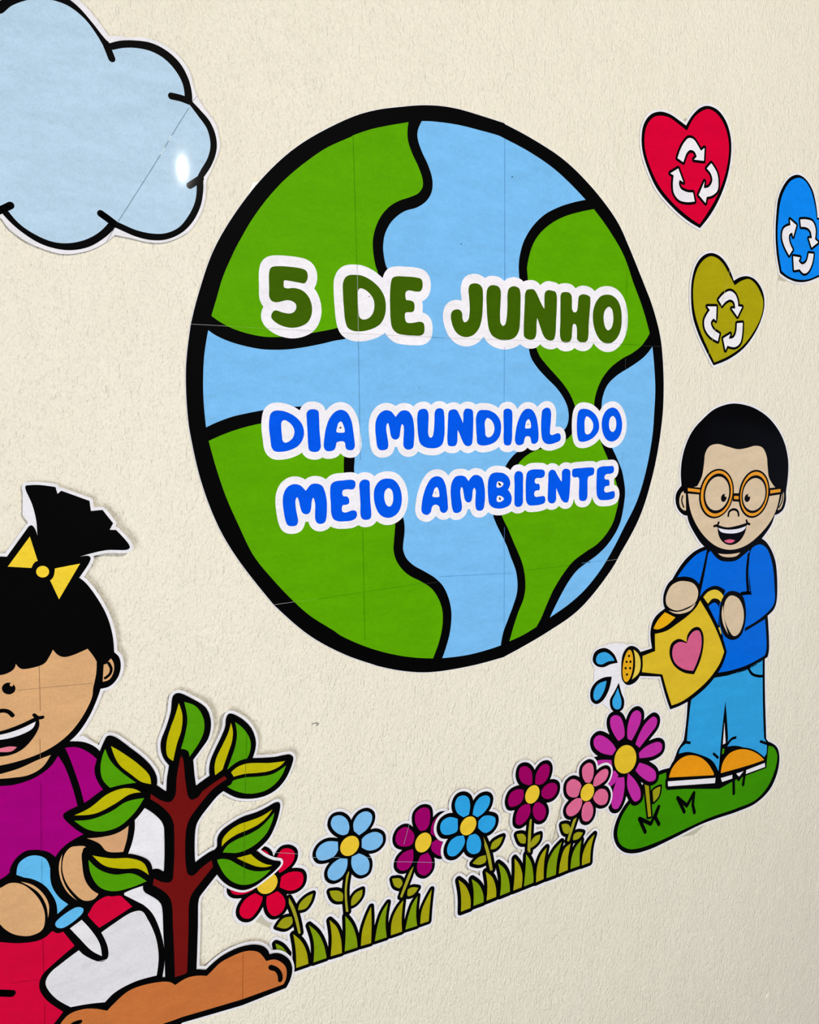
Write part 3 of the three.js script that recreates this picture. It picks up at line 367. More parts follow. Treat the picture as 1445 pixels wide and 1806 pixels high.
// ------------------------------------------------------------------ 2. the cloud
{
  const o = P('-406.9,343.1 -398,337.4 -387.7,327.1 -379.6,317.8 -374.6,313! -364.4,317.4 -351.3,320.1 -338,320.7 -324.7,316.8 -313.1,308.4 -305.8,296.4 -302.8,283.6 -302.8,276! -295.5,269.6 -286.9,260.8 -281.9,249.6 -281.1,237.6 -285.7,223.2 -295.4,208.1! -295.9,195.9 -299.2,181.6 -307,166.9 -318.2,155.4 -332.6,148 -346.4,146.2 -359.8,148 -371.3,151.9 -377.7,154.3! -386.3,145.5 -399.7,136 -412.6,131.6 -425.1,130.8 -440.2,134 -454.6,142.2 -464.4,150.7 -469.8,157.1! -480.2,151.3 -500.1,147 -517.5,152.7 -529.6,170.7 -530.4,197.2 -517.6,228.5 -498.6,252.4! -502.2,278.1 -493.6,306.1 -477.4,324.3 -460.4,329.3! -445.5,339.6 -427.6,345.7 -415.8,345.7');
  const lower = P('-374.8,318.8! -369.1,320.6 -357.8,321.4 -344.5,324.1 -329.5,322.4 -314.5,314.7 -304.6,303.3 -300.8,289 -298.5,281.8! -290.9,271.2 -281.5,260 -278.4,246.7 -278.2,237.2 -284.9,221.5 -292.8,205.8! -293.3,194.5 -297.6,178.3 -309.1,159.8 -317.4,152.9 -334.4,145.3 -349.9,144.2 -363.3,146.3 -378.1,147.9! -385.7,141.4 -399.9,132.7 -420.7,127.3 -434.4,128.9 -453.5,136 -466.1,145.8 -471.5,153 -486.2,145.3 -507.2,144.7 -524.2,153.5 -533.6,170.2 -534.1,199.6 -521.5,230.8 -501.5,248.9! -506.3,277.3 -494.8,308.8 -477.2,327.2 -460.1,332.6 -430.4,349.1 -415.5,350.3 -397.7,343.6 -382.9,329.7');
  const blue = P('-461,318.7 -452,327 -440,334.1 -428.1,337.9 -416.2,338.7 -405.7,336.4 -393.9,328.9 -385.1,318.3 -378.6,307.3! -371.4,308.1! -363.1,311.3 -351.6,313.6 -338.4,313.3 -326.8,309.1 -316.9,300.2 -311.3,290.4 -309.6,277.4! -305.9,273! -297.5,263.4 -289.9,253.5 -287.2,240.2 -290.1,227.7 -297.8,214.6 -302.7,205.4! -302.1,198.6 -304.5,184.5 -312.3,169.8 -321.5,159.4 -334,153.4 -346.1,152.2 -359.6,153.9 -371,157.8 -378.2,160.4! -382.4,159.1! -392.7,148.2 -405.8,140.4 -420.1,136.6 -432.4,137.1 -447.2,142.9 -457.1,149.8 -464.6,158.8! -471,160.9! -479.8,156.8 -499.8,152.3 -514.5,157.6 -525.4,174.2 -525.8,196.4 -515.3,224.5 -493.1,253.3! -496.8,279.2 -488.4,302.8 -475,318.9');
  const [fx, fy] = [-313, 212];
  cutout('cloud_cutout', 'pale blue paper cloud with thick black scalloped outline and a glossy glint', 'cloud', [-400, 230], 0.0022, [[-315, 216, 30, 0.45, 130]]);
  paper([lower], 0.1); ink('outline', BLACK, 1, o); ink('puff', 0xb6d2ea, 2, blue);
  const w = 6.16;
  for (const l of [L('-377.5,311.9 -375,305.3 -373.2,300.4'), L('-305.8,275.5 -313.6,277 -322.1,277.4'), L('-297.8,207.4 -302.8,203.7 -308.6,199.5'), L('-377.6,157.1 -383.9,161.5 -389.8,165.3'), L('-474,157.7 -468.1,160.9 -462.8,164.1')]) ink('outline_stroke', BLACK, 3, stroke(l, w));
  ink('sheet_joint', 0x54707f, 4, stroke(L('-306.4,269.5 -323.9,241.5 -334.2,224.1 -375,159.9'), 0.45)); ink('sheet_joint', 0x8b8b92, 4, stroke(L('-298.5,281.3 -302.6,276'), 0.4)); ink('sheet_joint', 0x8b8b92, 4, stroke(L('-378.2,154.2 -385.7,141.7'), 0.4));
  ink('wrinkle', 0xe6f2f6, 5, stroke(L('-323.9,241.9 -326.2,237.5'), 0.7)); ink('wrinkle', 0xe6f2f6, 5, stroke(L('-330.1,230.6 -334.2,224.1'), 0.6));
}

// ------------------------------------------------------------------ 3. the hearts
function heart(label, origin, base, color, outer, fill, arrows, lifts, tapes = [], scratch = []) {
  cutout('heart_cutout', label, 'heart', origin, base, lifts, 'recycling hearts');
  paper([outer], 3.2); ink('outline', BLACK, 1, outer); ink('heart', color, 2, fill);
  for (const a of arrows) ink('arrow', 0xeceaf1, 4, a, ink('arrow_outline', BLACK, 3, around([a], 3.5, 0.5)));
  for (const t of tapes) put('tape', surface([t], 0.0001), tapeMaterial, null, 'piece of clear adhesive tape');
  for (const [l, c] of scratch) ink('sheet_joint', c, 5, stroke(l, 0.5));
}
heart('red paper heart with three white recycling arrows, the topmost heart', [393, 322], 0.0005, 0xd60035,
  P('350.2,357.9! 361.9,373.1 376.9,384.9 392.3,389.5 411.5,386.5 428.3,373.3 437.4,353.4 438.4,332.1 433,305.5 419.6,275.8 401.2,250 381.3,230.1! 354.4,238.6 326.6,252.4 299.3,271.8 282.7,294.1 273.6,312.9 270.9,330.5 274.1,346.9 285.2,360.6 302.3,367.4 319.9,367.3 338,362.1'),
  P('352,351.6! 365,370.5 380.1,381.3 392.5,385.4 408.5,381.8 423.6,369.4 432.6,350.5 433.5,331.4 428,307 414.6,278.4 397.8,255 380.2,234.9! 357.4,243.2 329.4,256.8 303.6,275.4 286.9,296.7 277.8,315.5 276,331.3 279.8,346.8 291,358.6 303.9,362.7 320,362.7 336.6,357.2'),
  [P('335.3,314.5! 340.7,326.6 347.3,336.2 355.3,342.8 364.6,342.5 372.5,336.4 379,330! 385.7,334.6! 385.1,317.9! 366.1,316.9! 371.2,321.4! 366.7,327.2 358.9,328.2 352.9,324.2 348.6,316.4 346.4,310.9!'),
    P('337.3,301.8! 322.8,293.7! 329.2,292! 328.1,279.5 330.5,269.4 339.8,262.2 353.6,260.9 369.7,263.5! 365.8,274.7! 353.2,274 342.4,277.1 339.1,282.9 340.5,287.7! 347.3,285.6!'),
    P('399.5,316.9! 390.9,308.9! 399.1,303.2 402.6,295.1 396.6,285.9 386.2,282.9! 387.4,291.7! 376.8,272.8! 390.5,263.8! 392.4,272.1! 405,276.2 413.4,283.6 414.5,294.5 411.8,304.9 405.1,312.5')], [], [P('342.5,361.8! 349.2,368! 356,365! 351.7,358.1!')]);
heart('mustard yellow paper heart with white recycling arrows, tilted to the right', [404, 90], 0.0006, 0xa89f0e,
  P('451.8,165.6! 466.1,171.8 481.5,173.8 497.4,169.9 512.2,157.2 518.4,141.4 515.9,122.7 502.9,98.9 479.5,75 449.3,58.1 415.5,47.5! 398.9,68 381.9,91.8 371.5,113.2 367.5,136.9 368.2,160.8 375.3,180.8 387.5,193.6 403.3,199.3 419.7,197.4 433.2,189.8 443.8,178.4'),
  P('453.8,159.4! 468.1,166.7 483.4,170.1 497.7,164.2 510.8,150.2 515.7,138.9 512.4,120.2 499.3,99.9 475.9,77.2 449.1,62.6 416.7,51.6! 402.1,71.4 386.6,94.1 376.2,115.6 371.5,137.2 372.3,160 380.1,179 390.9,189.6 403.5,195 418.3,192.9 430.8,185.1 442.4,172.7'),
  [P('421.3,137.5! 431.8,146.4 445,151 455.4,146.7 460.9,138 461.9,130.9! 470.5,130.7! 461.2,116.6! 448.8,127.2! 456.3,127.6! 453.1,136.5 445.6,139.4 437.3,136.7 428.6,129.9!'),
    P('417.7,128.4! 417.6,108.8! 412.8,111.9! 407.2,106.1 410.8,98.5 425.3,91.3! 422.4,81! 406.3,87.2 396.2,96.8 394.1,107.7 400.2,118 404.9,122.6! 399.1,127.4!'),
    P('472.6,108.7! 460.6,107.4! 459.5,94.9 454.7,87.4 444.7,85.2! 447.7,92.1! 432.9,85.2! 438.6,69.1! 442.4,75.6! 458.8,74.3 468.8,80.4 472.3,93.1')], [], [], [[L('442.9,181.7 426,127.1 404.1,61.4'), 0xc9c24e]]);
heart('bright blue paper heart with white recycling arrows, tilted to the left at the far right', [560, 225], 0.0005, 0x0b87f4,
  P('631.8,270.1! 630.6,277 626.5,290.7 617.6,308.4 601.5,321.5 584.3,325.8 566.1,320.5 550.5,306 540.7,287.8 537.5,262.4 537.5,237.2 541.6,210 550.5,183.4! 567.5,177.2 590.2,173.6 613,175.7 642.8,185 682.5,201.3 717.6,227.5 727.9,255.6 709.8,273.4 676.8,278.4 649.3,273.1'),
  P('630.1,267.5! 624,288.1 613,307.9 597.8,319.9 584.6,321.7 566.5,314.8 554.4,301.9 545.7,283.8 542.3,260.6 541.8,237.7 546.3,210.4 553.9,186.7! 571,179.8 593.8,177.2 616.6,179.5 643.4,188.6 682.3,205 713.3,229.6 721.7,255 703.9,270.4 677.1,273.7 649.5,269.1'),
  [P('591.3,263.4! 607.1,265.1 620.7,263 627.9,253.1 627.4,238.8! 635.4,234.8! 620.5,225.8! 612.7,238.6! 620.4,239.3! 615.8,249.5 607.9,253.4 593.8,253.2!'),
    P('567.9,261! 583.2,254.5! 576.8,237.5! 573.8,243.1! 567.4,239 567.9,230.9 576.8,218.9! 569.2,210.1! 557.3,223 551.9,234 554.1,245.8 569.5,253.1!'),
    P('625.7,217.2! 622.8,202.7 614,190.1 604.6,187 594.7,192.2! 581.6,190! 578.5,209.7! 594.7,209.4! 591.3,203.7! 599.9,199.7 609.2,204 614.1,216.9!')], [], [P('548.1,180.5! 567.5,177.2! 564,172.3! 548.5,173.5!'), P('562.3,323.4! 573.1,327.1! 569.8,320.9!')]);

// ------------------------------------------------------------------ 4. the boy with the watering can
{
  const head = P('461.1,-5.4 485.8,-7.8 509.7,-13.8 537.6,-26.9 560.2,-45.3 575.5,-65.9 583.9,-88.7 585.5,-109.4 582.8,-134.1! 582.2,-140.3 583,-152.8 578.3,-165 567.6,-171.5 558.2,-173! 552.7,-186 538,-201.4 514.3,-217.9 484.7,-225.4 464.1,-225.5 437.8,-220.1 406.3,-207.4 386.3,-187.2 374.8,-170.9 371.2,-161.1! 363.7,-159.6 352.8,-151.3 347.6,-140.6 348.1,-129.3 354.4,-121.5 358.3,-118.5! 356.3,-99.6 358.3,-80.9 365.5,-60.5 378.2,-42.1 396.5,-27.3 417.9,-14.3 439.9,-7.7');
  const body = P('409.1,-208! 387.2,-213.5 366,-226.1 350.5,-241.9 339.1,-257! 441.9,-314! 435.6,-404.9! 473.8,-407.6 509.1,-406.3 555.1,-393.8! 557.8,-383.1 554.5,-346.5 551.5,-328.1! 565.4,-320.2 571.1,-309.9 571.4,-279.6 565.3,-246 553.9,-225.9 538.9,-211.2 514.5,-201.1! 456.9,-204.2! 423.5,-203.9!');
  const legs = P('382,-426.7! 379.7,-463.1 375.6,-490.1! 364.2,-500.9 359.8,-509.2 355.8,-516.3! 445.9,-558.6! 564.5,-563.2! 569.2,-549.8 567.1,-534.9! 559.5,-526.1! 551.3,-438 548.7,-390! 439,-396.9!');
  const can = P('404.7,-280.4! 431.9,-316.3 450,-345.3 461.4,-371! 452,-391 428.4,-412.4 399.4,-427.2 370.8,-435.1 346.2,-437.7! 335,-412.9 324.5,-385.5! 283.3,-377.2! 284.1,-343.7! 307.3,-342.2! 304.3,-316.8 311.2,-300.3 331.2,-289.1! 369.1,-285.1!');
  const handL = P('367.9,-248.2 389.4,-255.6 400.7,-270.9 397.8,-288.6 383.9,-301 362.8,-305.9 341.8,-299.3 329.3,-285.2 327.9,-270 336.9,-253.6 350.4,-247.5'), handR = P('471.8,-280.4 491.5,-289.4 500.5,-312 499.6,-333.4 490.6,-351.1 473.3,-354.8 455.7,-346.1 445.5,-328.7 442.7,-307.2 447.5,-289.4 458.5,-280.7');
  const rose = P('269.1,-332.8 282.4,-340.9 288.7,-356.9 286.5,-371.5 276.9,-383.6 262.3,-386.6 252.4,-378.2 249.5,-360.4 251.6,-341.1 259.5,-333.3');
  const drops = [[P('223,-329.4 235.7,-338.7 243.3,-352.5! 231.2,-352.6 218.8,-354.9 206.4,-350.9 200.1,-342.7 203,-332.4 212.1,-328.5'), P('221.5,-334.5 232.6,-341.8 237.5,-348.7! 226.5,-348.1 215.6,-350.5 207.8,-347.6 205.6,-342.4 209.2,-335.7')], [P('233.8,-370.3! 228.8,-388.8 218.1,-401.5 207.2,-403.9 197.9,-396.5 197.1,-383.1 205.2,-373.7 219,-369.3'), P('224.8,-374.6! 220.9,-387.4 213.3,-397 206.5,-398.9 202.4,-393.7 203.2,-384.2 209.9,-376.9')], [P('246.4,-380.8! 251.2,-395.3 257,-408.7 254.9,-419.6 243.7,-422.4 234.1,-415.6 231.3,-402.7 238.4,-392.9'), P('244.6,-387.9! 248.7,-398.5 252.1,-409.1 250.1,-417.4 243,-417.8 237.2,-412.5 236,-403.6 240.6,-395.8')]];
  const hill = P('341.9,-525! 326.2,-525.4 300.8,-535 274.3,-550.6 258.1,-563.3 246.9,-578.3 241.8,-594.9 246,-611.5 259.5,-627 279.7,-635.9 310.4,-638.9 363.2,-634.8 414.6,-629.5 448.8,-628.9 496.1,-629.9 540.8,-626.9 573.5,-611.8 589.3,-589.2 593.4,-563.8 586.8,-546.4 569.2,-533.9 556.4,-529.8!');
  const shoeL = P('342.3,-538.3! 345.6,-529.8 355.8,-516.3 377.1,-511.7 399.1,-516.6 421.9,-528.4 439.5,-543.3 448.2,-559.1! 448.8,-574.5! 444.7,-577.1! 344,-557.6! 340.3,-552.4! 340,-541.7!'), shoeR = P('451.6,-557.1! 456.7,-541.7 471.6,-528.4 499.2,-527.4 527.9,-536.5 549.1,-549.7 562.3,-561.2! 562.1,-574.2! 513.6,-575.8! 459,-577.8! 452.2,-571.1!');
  const handle = P('401.1,-280! 413.4,-271.1 433.5,-268.2 454.5,-277.6! 449.3,-287 442.3,-298 444.8,-331.3! 452.8,-348.3! 444.5,-349.8! 416.6,-303.9!');
  const petals = [P('240.6,-425.5 250.3,-429.9 257.1,-443.7 258.4,-459.1 247.8,-463.6! 237.9,-449.8 232.2,-436.2 233.3,-427.8'), P('281.2,-426.3 288.7,-432.3 288.3,-444.9 282,-456.4 272.3,-468.3! 265,-464.2! 263.8,-452.6 266.7,-438.1 273,-428'), P('313.5,-441.7 320.5,-447.5 319.1,-456.2 305.7,-467.7 287.6,-481.8! 279.8,-475! 287.1,-461.2 298.5,-448.2'), P('323.2,-480.9 331,-485.9 330.5,-494.9 316.9,-499.8 288,-497.2! 286.8,-489.3! 299.4,-483'), P('288.2,-503.7! 307,-513.1 320,-525.2 319.6,-535.6 309.3,-536.6 292.1,-525.2 280.7,-513.5!'), P('266.8,-514.2! 280.4,-527.6 290.9,-545.6 290.5,-557.2 281.2,-559.3 272.6,-548.9 265.6,-531.8'), P('247.9,-516.1! 259.7,-518.1! 260.7,-533.1 256.2,-552.5 248.2,-561.2 240.1,-558.6 236.6,-548.9 239.6,-533.1'), P('242.2,-504.6! 248.8,-512.5! 244.2,-521.5 229.8,-526.9 217.1,-527.6 212.3,-521.4 221.6,-511.1'), P('235.5,-488! 237.3,-497.7! 221.3,-497.3 205.6,-491.2 200.8,-485.2 210.1,-483.1'), P('203.4,-452.5 211.1,-448 223.7,-453.1 238.2,-466.1 243.9,-474.8! 236.9,-481.6! 217.8,-474.1 205.1,-462.7')];
  const centreOut = E('261.4,-492.8 2.7,24 25.3,-5.7'), flower = around([...petals, centreOut], 6, 0.6, 400).flatMap((s) => [s.outer]);
  const stem = P('299.2,-538.6! 307.1,-541.2! 313.2,-589.2! 307.3,-589!'), leaf = P('314.9,-551.5! 321.7,-549.2 330.4,-548.7! 327.3,-562.5 317.1,-569.1!');
  cutout('boy_cutout', 'paper cutout of a boy in round glasses and blue jumper pouring a yellow watering can', 'paper figure', [430, -330], 0.0004, [[560, -120, 70, 1.5], [285, -380, 40, 2.5], [250, -330, 30, 2]]);
  paper([head, body, legs, can, handL, handR, rose, ...drops.map((d) => d[0]), hill, shoeL, shoeR, ...flower], 3, [P('212.2,-330.2 262.7,-335.5 257.9,-376.6 243.6,-416.2 210.1,-390.3 206.4,-353.3')]);
  // ground and legs
  const hillPart = ink('hill', BLACK, 1, hill);
  ink('grass', 0x3c9000, 2, P('328.1,-531.1! 284.4,-553.1 268,-563.2 255.1,-577.9 249,-596.9 254.2,-613.8 269.4,-625.9 289.7,-631.1 327.6,-631.7 381.1,-627.4 437.1,-623.5 495.8,-624.1 540.5,-621.1 568.9,-604.8 584.5,-579.3 587.6,-559.6 578.2,-544.5 565.2,-538.8! 562.5,-565.6! 454.6,-582.8! 342.9,-555.7! 341.4,-530.5!'), hillPart);
  const legsPart = ink('trousers', BLACK, 1, legs);
  ink('denim', 0x31a1e2, 2, P('388.7,-431.9! 431.9,-406.4! 466.1,-408.2! 509,-404.4! 543.7,-396.2! 547.9,-465.5 553.9,-523.5! 560.9,-536.5 560.9,-550.8! 553.7,-557.9! 532.2,-541.7 491,-522.9 469.3,-519.6! 470.6,-506.1! 467.5,-480.6 462.1,-446.8! 458.4,-476.1 455.2,-508.3 452.9,-543.6! 451.4,-554.3! 437.2,-534.6 410.3,-519.1 384.2,-509.3 366.2,-508! 369.5,-500.8 381.9,-495.5! 384.4,-464.1'), legsPart);
  ink('gap', 0xe4e2ea, 3, P('461.3,-479.4! 465.5,-513.3! 459.3,-513.9!'), legsPart); ink('gap', 0x3c9000, 3, P('458.8,-520.1! 463.5,-521.7! 461.9,-529.1! 458,-528.8!'), legsPart);
  for (const l of [L('511,-403.3 519.6,-414.4 534,-420.5 546.4,-422.6'), L('375.7,-492 388.1,-496.2'), L('439.8,-524.2 449.3,-532.3'), L('469.1,-516.8 477.8,-509.8 487.6,-509.1'), L('545.9,-527.5 559.9,-534')]) ink('seam_line', BLACK, 3, stroke(l, 4.23), legsPart);
  const s1 = ink('shoe', BLACK, 3, shoeL), s2 = ink('shoe', BLACK, 3, shoeR);
  ink('upper', 0xeb9a14, 4, P('347,-539.4! 352.6,-527.5 366.5,-517.4 384.4,-514.7 406.7,-521 425.9,-534.8 441.1,-554.7! 441.3,-558!'), s1); ink('sole', 0xeceaf1, 4, P('345,-544.8! 445.3,-563.1! 444.5,-571.2! 345.6,-552.4!'), s1);
  ink('upper', 0xeb9a14, 4, P('456.6,-558.3! 460.6,-542.6 473.7,-531.7 497.3,-529.8 523.8,-537.6 545,-550.2 555.9,-559.8! 533.2,-560.4 492.8,-559.7'), s2); ink('sole', 0xeceaf1, 4, P('457,-566.2! 501.1,-567.3! 557.5,-565! 558.7,-571.9! 513.5,-573! 460,-573!'), s2);
  for (const l of [[L('302.1,-610 290.3,-587.2'), L('290.3,-586.6 312.8,-600.5'), L('312.8,-600.5 327.8,-578.5'), L('326.8,-580.9 321.2,-592.7'), L('321.2,-592.7 328.9,-605.3')], [L('380.2,-599.9 365.6,-574.6'), L('365.6,-574.6 385.4,-591.8'), L('385.4,-591.8 399.5,-575.4'), L('399.5,-576.3 397.6,-593.5'), L('397.6,-593.5 401.8,-606.6')], [L('487.4,-597.9 485.1,-564.9'), L('485.1,-564.9 497.6,-577.7'), L('497.6,-577.7 511.2,-568.2'), L('511.2,-568.2 508.2,-588.8')]]) ink('grass_tuft', BLACK, 6, l.flatMap((q) => stroke(q, 5.69)));
  // jumper
  const jumper = ink('jumper', BLACK, 2, body);
  ink('torso', 0x0068e0, 3, P('420.6,-215.6! 438.3,-230.1 455.8,-234.8 476.2,-234.8 493.7,-227.3 504,-222.1! 506.4,-239.7 505.9,-260.3 506.9,-281! 513.2,-290.6! 500.9,-320.1! 500.2,-345.7! 545.6,-332.8! 551.2,-382 547.9,-390.5! 508.8,-398.9 473.6,-401.3 441,-399.9! 407.8,-360.1! 401,-278.7! 408.9,-248.7 415.7,-218.6!'), jumper);
  ink('sleeve', 0x0068e0, 3, P('412.7,-213.3! 392.9,-217.9 374.2,-228.8 361.1,-240.1 353.3,-248! 369.4,-247.7 386,-252.4 398.7,-261.7! 406.1,-237.8'), jumper);
  ink('sleeve', 0x0068e0, 5, P('509.6,-219.8 527.2,-215.5 543.7,-223.7 557.2,-248 563.9,-278.7 565.6,-309.2 555.1,-320.3! 529.3,-332 496,-341.1! 499.2,-325.3 498.2,-306.3 489.6,-289.7! 513.3,-292.5! 510,-282.2 505.4,-253.5 505,-229.5'), jumper);
  for (const l of [L('503.3,-228 500.7,-253 504.3,-286.1'), L('489.4,-286.5 503.2,-287 515.1,-288.4')]) ink('seam_line', BLACK, 4, stroke(l, 5.44), jumper);
  ink('neck', 0xd9c0a4, 3, P('436.4,-221! 459.6,-224.1 484,-223.8! 475.9,-228.3 458.4,-228.6 443.8,-225.3'));
  // head
  const SKIN = 0xd9c3a6, hair = ink('hair', BLACK, 1, head);
  const ears = [[P('366.5,-125.6! 358.6,-128 354.4,-137.2 356.6,-147.7 364.8,-153.4 368,-153.2!'), L('360.6,-132.8 359,-139.3 363.3,-148.7')], [P('573.4,-135.7! 576.9,-142.1 576.6,-152.4 571.8,-163.5 564.1,-166.1! 569.6,-152!'), L('573.8,-142.9 573.4,-152.2 567,-161.8')]];
  for (const [a, l] of ears) ink('ear_fold', BLACK, 5, stroke(l, 2.40), ink('ear', SKIN, 4, a));
  const face = ink('face', SKIN, 3, P('428.2,-62.5 448.2,-66.5 471.4,-71.1 488.9,-70 509.5,-67.2 524.8,-70.6 534,-82.9 537,-99.2 541,-115.6 555.8,-131! 568.5,-133.7! 567.4,-141.5 562.3,-161.9 549.3,-181.6 525.6,-200.4 496.1,-214.3 463.7,-217.9 434.6,-210.9 408.6,-194.9 388.5,-173.9 376.9,-153.8 371.2,-130.6! 370.9,-123.3! 389.2,-120.5! 398.2,-107.1 401.7,-90 403.8,-74.8 411.7,-65.5'));
  ink('nose', BLACK, 4, stroke(L('455.3,-167.3 457.3,-161.1 466.2,-158.5 474.8,-161.7 477.5,-168.4'), 3.61), face);
  ink('mouth', BLACK, 4, P('433.3,-181.1! 453.6,-186.2 473.9,-185.2 496,-182.8! 492.1,-195.7 480.8,-206.9 463.4,-210.8 447.3,-206 436.8,-195.2'), face);
  ink('smile_line', BLACK, 4, [L('426.2,-180.2 433.2,-179.5'), L('432.7,-179.9 435.6,-175.6'), L('433.3,-180.7 453.6,-185.8 473.9,-185.2 495.9,-182.2'), L('494.8,-176.7 497.4,-181.1 502,-182.9')].flatMap((l) => stroke(l, 3.62)), face);
  ink('teeth', 0xe6e5f2, 5, P('434.5,-183.2! 453.6,-187.4 477,-187.8 494.9,-185! 490.4,-190.5 474.3,-193.9 453.9,-192.8 439.9,-189.1'), face); ink('tongue', 0xdb6384, 5, P('447.7,-203.3! 458.6,-202 471.9,-204.7! 464.7,-207.7 454.5,-206.6'), face);
  for (const [l, h] of [[E('444.4,-140.5 0.6,5.7 5.7,-0.3'), E('447.9,-137.2 -0.1,1.8 2.3,-0.1')], [E('494.6,-143.5 0.6,5.8 6,-0.3'), E('497.7,-140 -0.1,1.8 2.4,-0.1')]]) ink('eye_shine', SKIN, 7, h, ink('eye', BLACK, 6, l));
  const ring = (outer, inner) => ({ outer, holes: [inner] });
  const glasses = ink('glasses', BLACK, 5, [ring(E('429.3,-133.4 3.6,35.5 35.9,-2'), E('430.7,-133.3 2.3,24.3 24.9,-1.4')), ring(E('509.6,-138.3 3,35.7 33.8,-1.9'), E('509.3,-138.9 2.1,24.1 24.7,-1.4')), P('362.2,-118.9! 398.9,-123.5! 397.9,-133.2! 362.6,-129.1!'), P('541.8,-131.3! 577.2,-130.7! 574.7,-141.9! 542.5,-143.4!'), P('463.6,-134.7! 476.8,-135.5! 477.4,-148! 463.3,-146.6!')]);
  ink('frame', 0xe69a2c, 6, [ring(E('429.6,-133.4 3.1,33 32.8,-1.8'), E('430.4,-133.3 2.7,28.7 28.3,-1.6')), ring(E('509.6,-138.3 2.8,32.9 30.2,-1.7'), E('509.3,-138.7 2.5,28.1 27.5,-1.5')), P('370.4,-122.3! 394.9,-125.7! 394.5,-129.9! 370.5,-126.7!'), P('544.5,-134.5! 567.9,-133.9! 568.2,-138.5! 544.8,-139.6!'), P('465.9,-138.8! 475.5,-139.4! 475.8,-144.4! 466.1,-143.4!')], glasses);
  // hands and watering can
  const wc = ink('watering_can', BLACK, 4, [can, handle]);
  ink('can_body', 0xdcbb2b, 5, P('401.3,-285.9! 426.4,-318.2 444.4,-347.1 455.6,-370.1! 446.1,-387.3 424.4,-406.4 395.6,-421.2 370.6,-429.8 348.8,-432.3! 338.3,-408.4 328.2,-383! 287.2,-372.4! 288.6,-349.9! 313.2,-346.9! 312.5,-322.5! 335.6,-321.2 356.1,-313.9 376.9,-305.2 392.7,-295.7'), wc);
  ink('opening', 0xe9ae12, 5, P('309.6,-314.5! 318,-303.7 331.3,-294.2! 352.3,-304.5! 335.3,-313.6 318.4,-317'), wc);
  ink('handle', 0xdfc23c, 5, P('407.7,-282! 417.3,-275.4 431.9,-273.7 443.3,-278.4 450.4,-285.8! 445.1,-293.9! 438.1,-288.3 426.9,-286.9 418,-292.9!'), wc); ink('handle', 0xdfc23c, 5, P('441.1,-331.5! 444.8,-331.3! 448.6,-340.6! 447.2,-342.7!'), wc); ink('handle_gap', 0x0068e0, 5, P('419.2,-296.9! 429,-292.9 436.6,-295.2 441.4,-303.1 441.3,-317.6 441,-328.9!'), wc);
  ink('sprinkler', BLACK, 5, rose, wc); ink('sprinkler_side', 0xe2c850, 6, P('270.9,-337.9! 280.9,-346.9 284.5,-358.7 281.5,-371.9 268.6,-379.7! 273.8,-364.4 273.8,-349.5'), wc); ink('sprinkler_face', 0xe3a91c, 6, E('261,-359.4 2.4,22.3 9.1,-1.5'), wc);
  for (const d of [E('262.6,-345.6 0,-1.7 1.9,-0.3'), E('258.3,-353.2 0,-1.7 1.9,-0.3'), E('265.4,-354.1 0,-1.7 2,-0.3'), E('256.9,-361.9 0,-1.7 1.9,-0.3'), E('265,-363.2 0,-1.7 2,-0.3'), E('259.7,-371.2 0,-1.7 1.9,-0.3')]) ink('hole', BLACK, 7, d, wc);
  ink('heart_outline', BLACK, 6, P('375.5,-343.6! 377.9,-332.3 388.4,-324.7 401,-325.7 409.5,-336.8 410.6,-355.3 404.8,-375.4 392.7,-393.9! 369.1,-386.5 349.3,-371.7 341.8,-355.1 344.8,-341.6 358.6,-336.5'), wc); ink('heart', 0xd4608b, 7, P('375.9,-345.4! 382.3,-334.2 392.1,-329.2 401.2,-331 406,-341.5 405.9,-357.2 399.3,-374.5 390.7,-388.3! 370.8,-382.4 352.7,-369.7 347,-355.9 350.2,-344.9 360.5,-341.3'), wc);
  const h1 = ink('hand', BLACK, 6, handL), h2 = ink('hand', BLACK, 6, handR);
  ink('skin', SKIN, 7, P('368.1,-254 387.8,-260.5 396.5,-273 392.3,-286.6 373,-293.2 352,-294.3 334.4,-284.5 332.4,-273 340.5,-259 354.1,-253.7'), h1); ink('skin', SKIN, 7, P('338.1,-292.5! 355.5,-296.8 376.6,-294.9 392.4,-288.7! 383.8,-297.1 366.2,-300.5 350.4,-298.4'), h1);
  ink('skin', SKIN, 7, P('468.3,-286.6 484,-293.8 494.6,-311.2 495.5,-330.2 486.5,-346.5 475,-348.9 460.9,-333.5 452.4,-313.8 453.5,-295.4 460.7,-287.8'), h2); ink('skin', SKIN, 7, P('449.8,-298.9! 447.3,-310.5 451.1,-326.8 463.3,-345! 456,-327.5 451.5,-311'), h2);
  for (const [a, b] of drops) ink('water', 0x36a4e4, 2, b, ink('water_drop', BLACK, 1, a));
  // the big flower
  const st = ink('stem', BLACK, 3, [...around([stem, leaf], 3.2, 0.5, 4)]); ink('stem_fill', 0xa09a14, 4, stem, st); ink('leaf', 0x9a9a18, 4, leaf, st);
  const fl = ink('flower', BLACK, 4, around([...petals, centreOut], 6, 0.6, 400));   for (const p of petals) ink('petal', 0xbf2da3, 5, p, fl);
  ink('flower_centre', 0xe3bf2e, 6, E('261.4,-492.8 2.2,20.1 20.4,-4.6'), fl);
  put('tape', surface([P('373.8,-637.7! 404.4,-634.6! 428.6,-630.9! 408.1,-640.7! 397.7,-641.7!')], 0.0002), tapeMaterial, null, 'piece of clear adhesive tape under the hill');
}

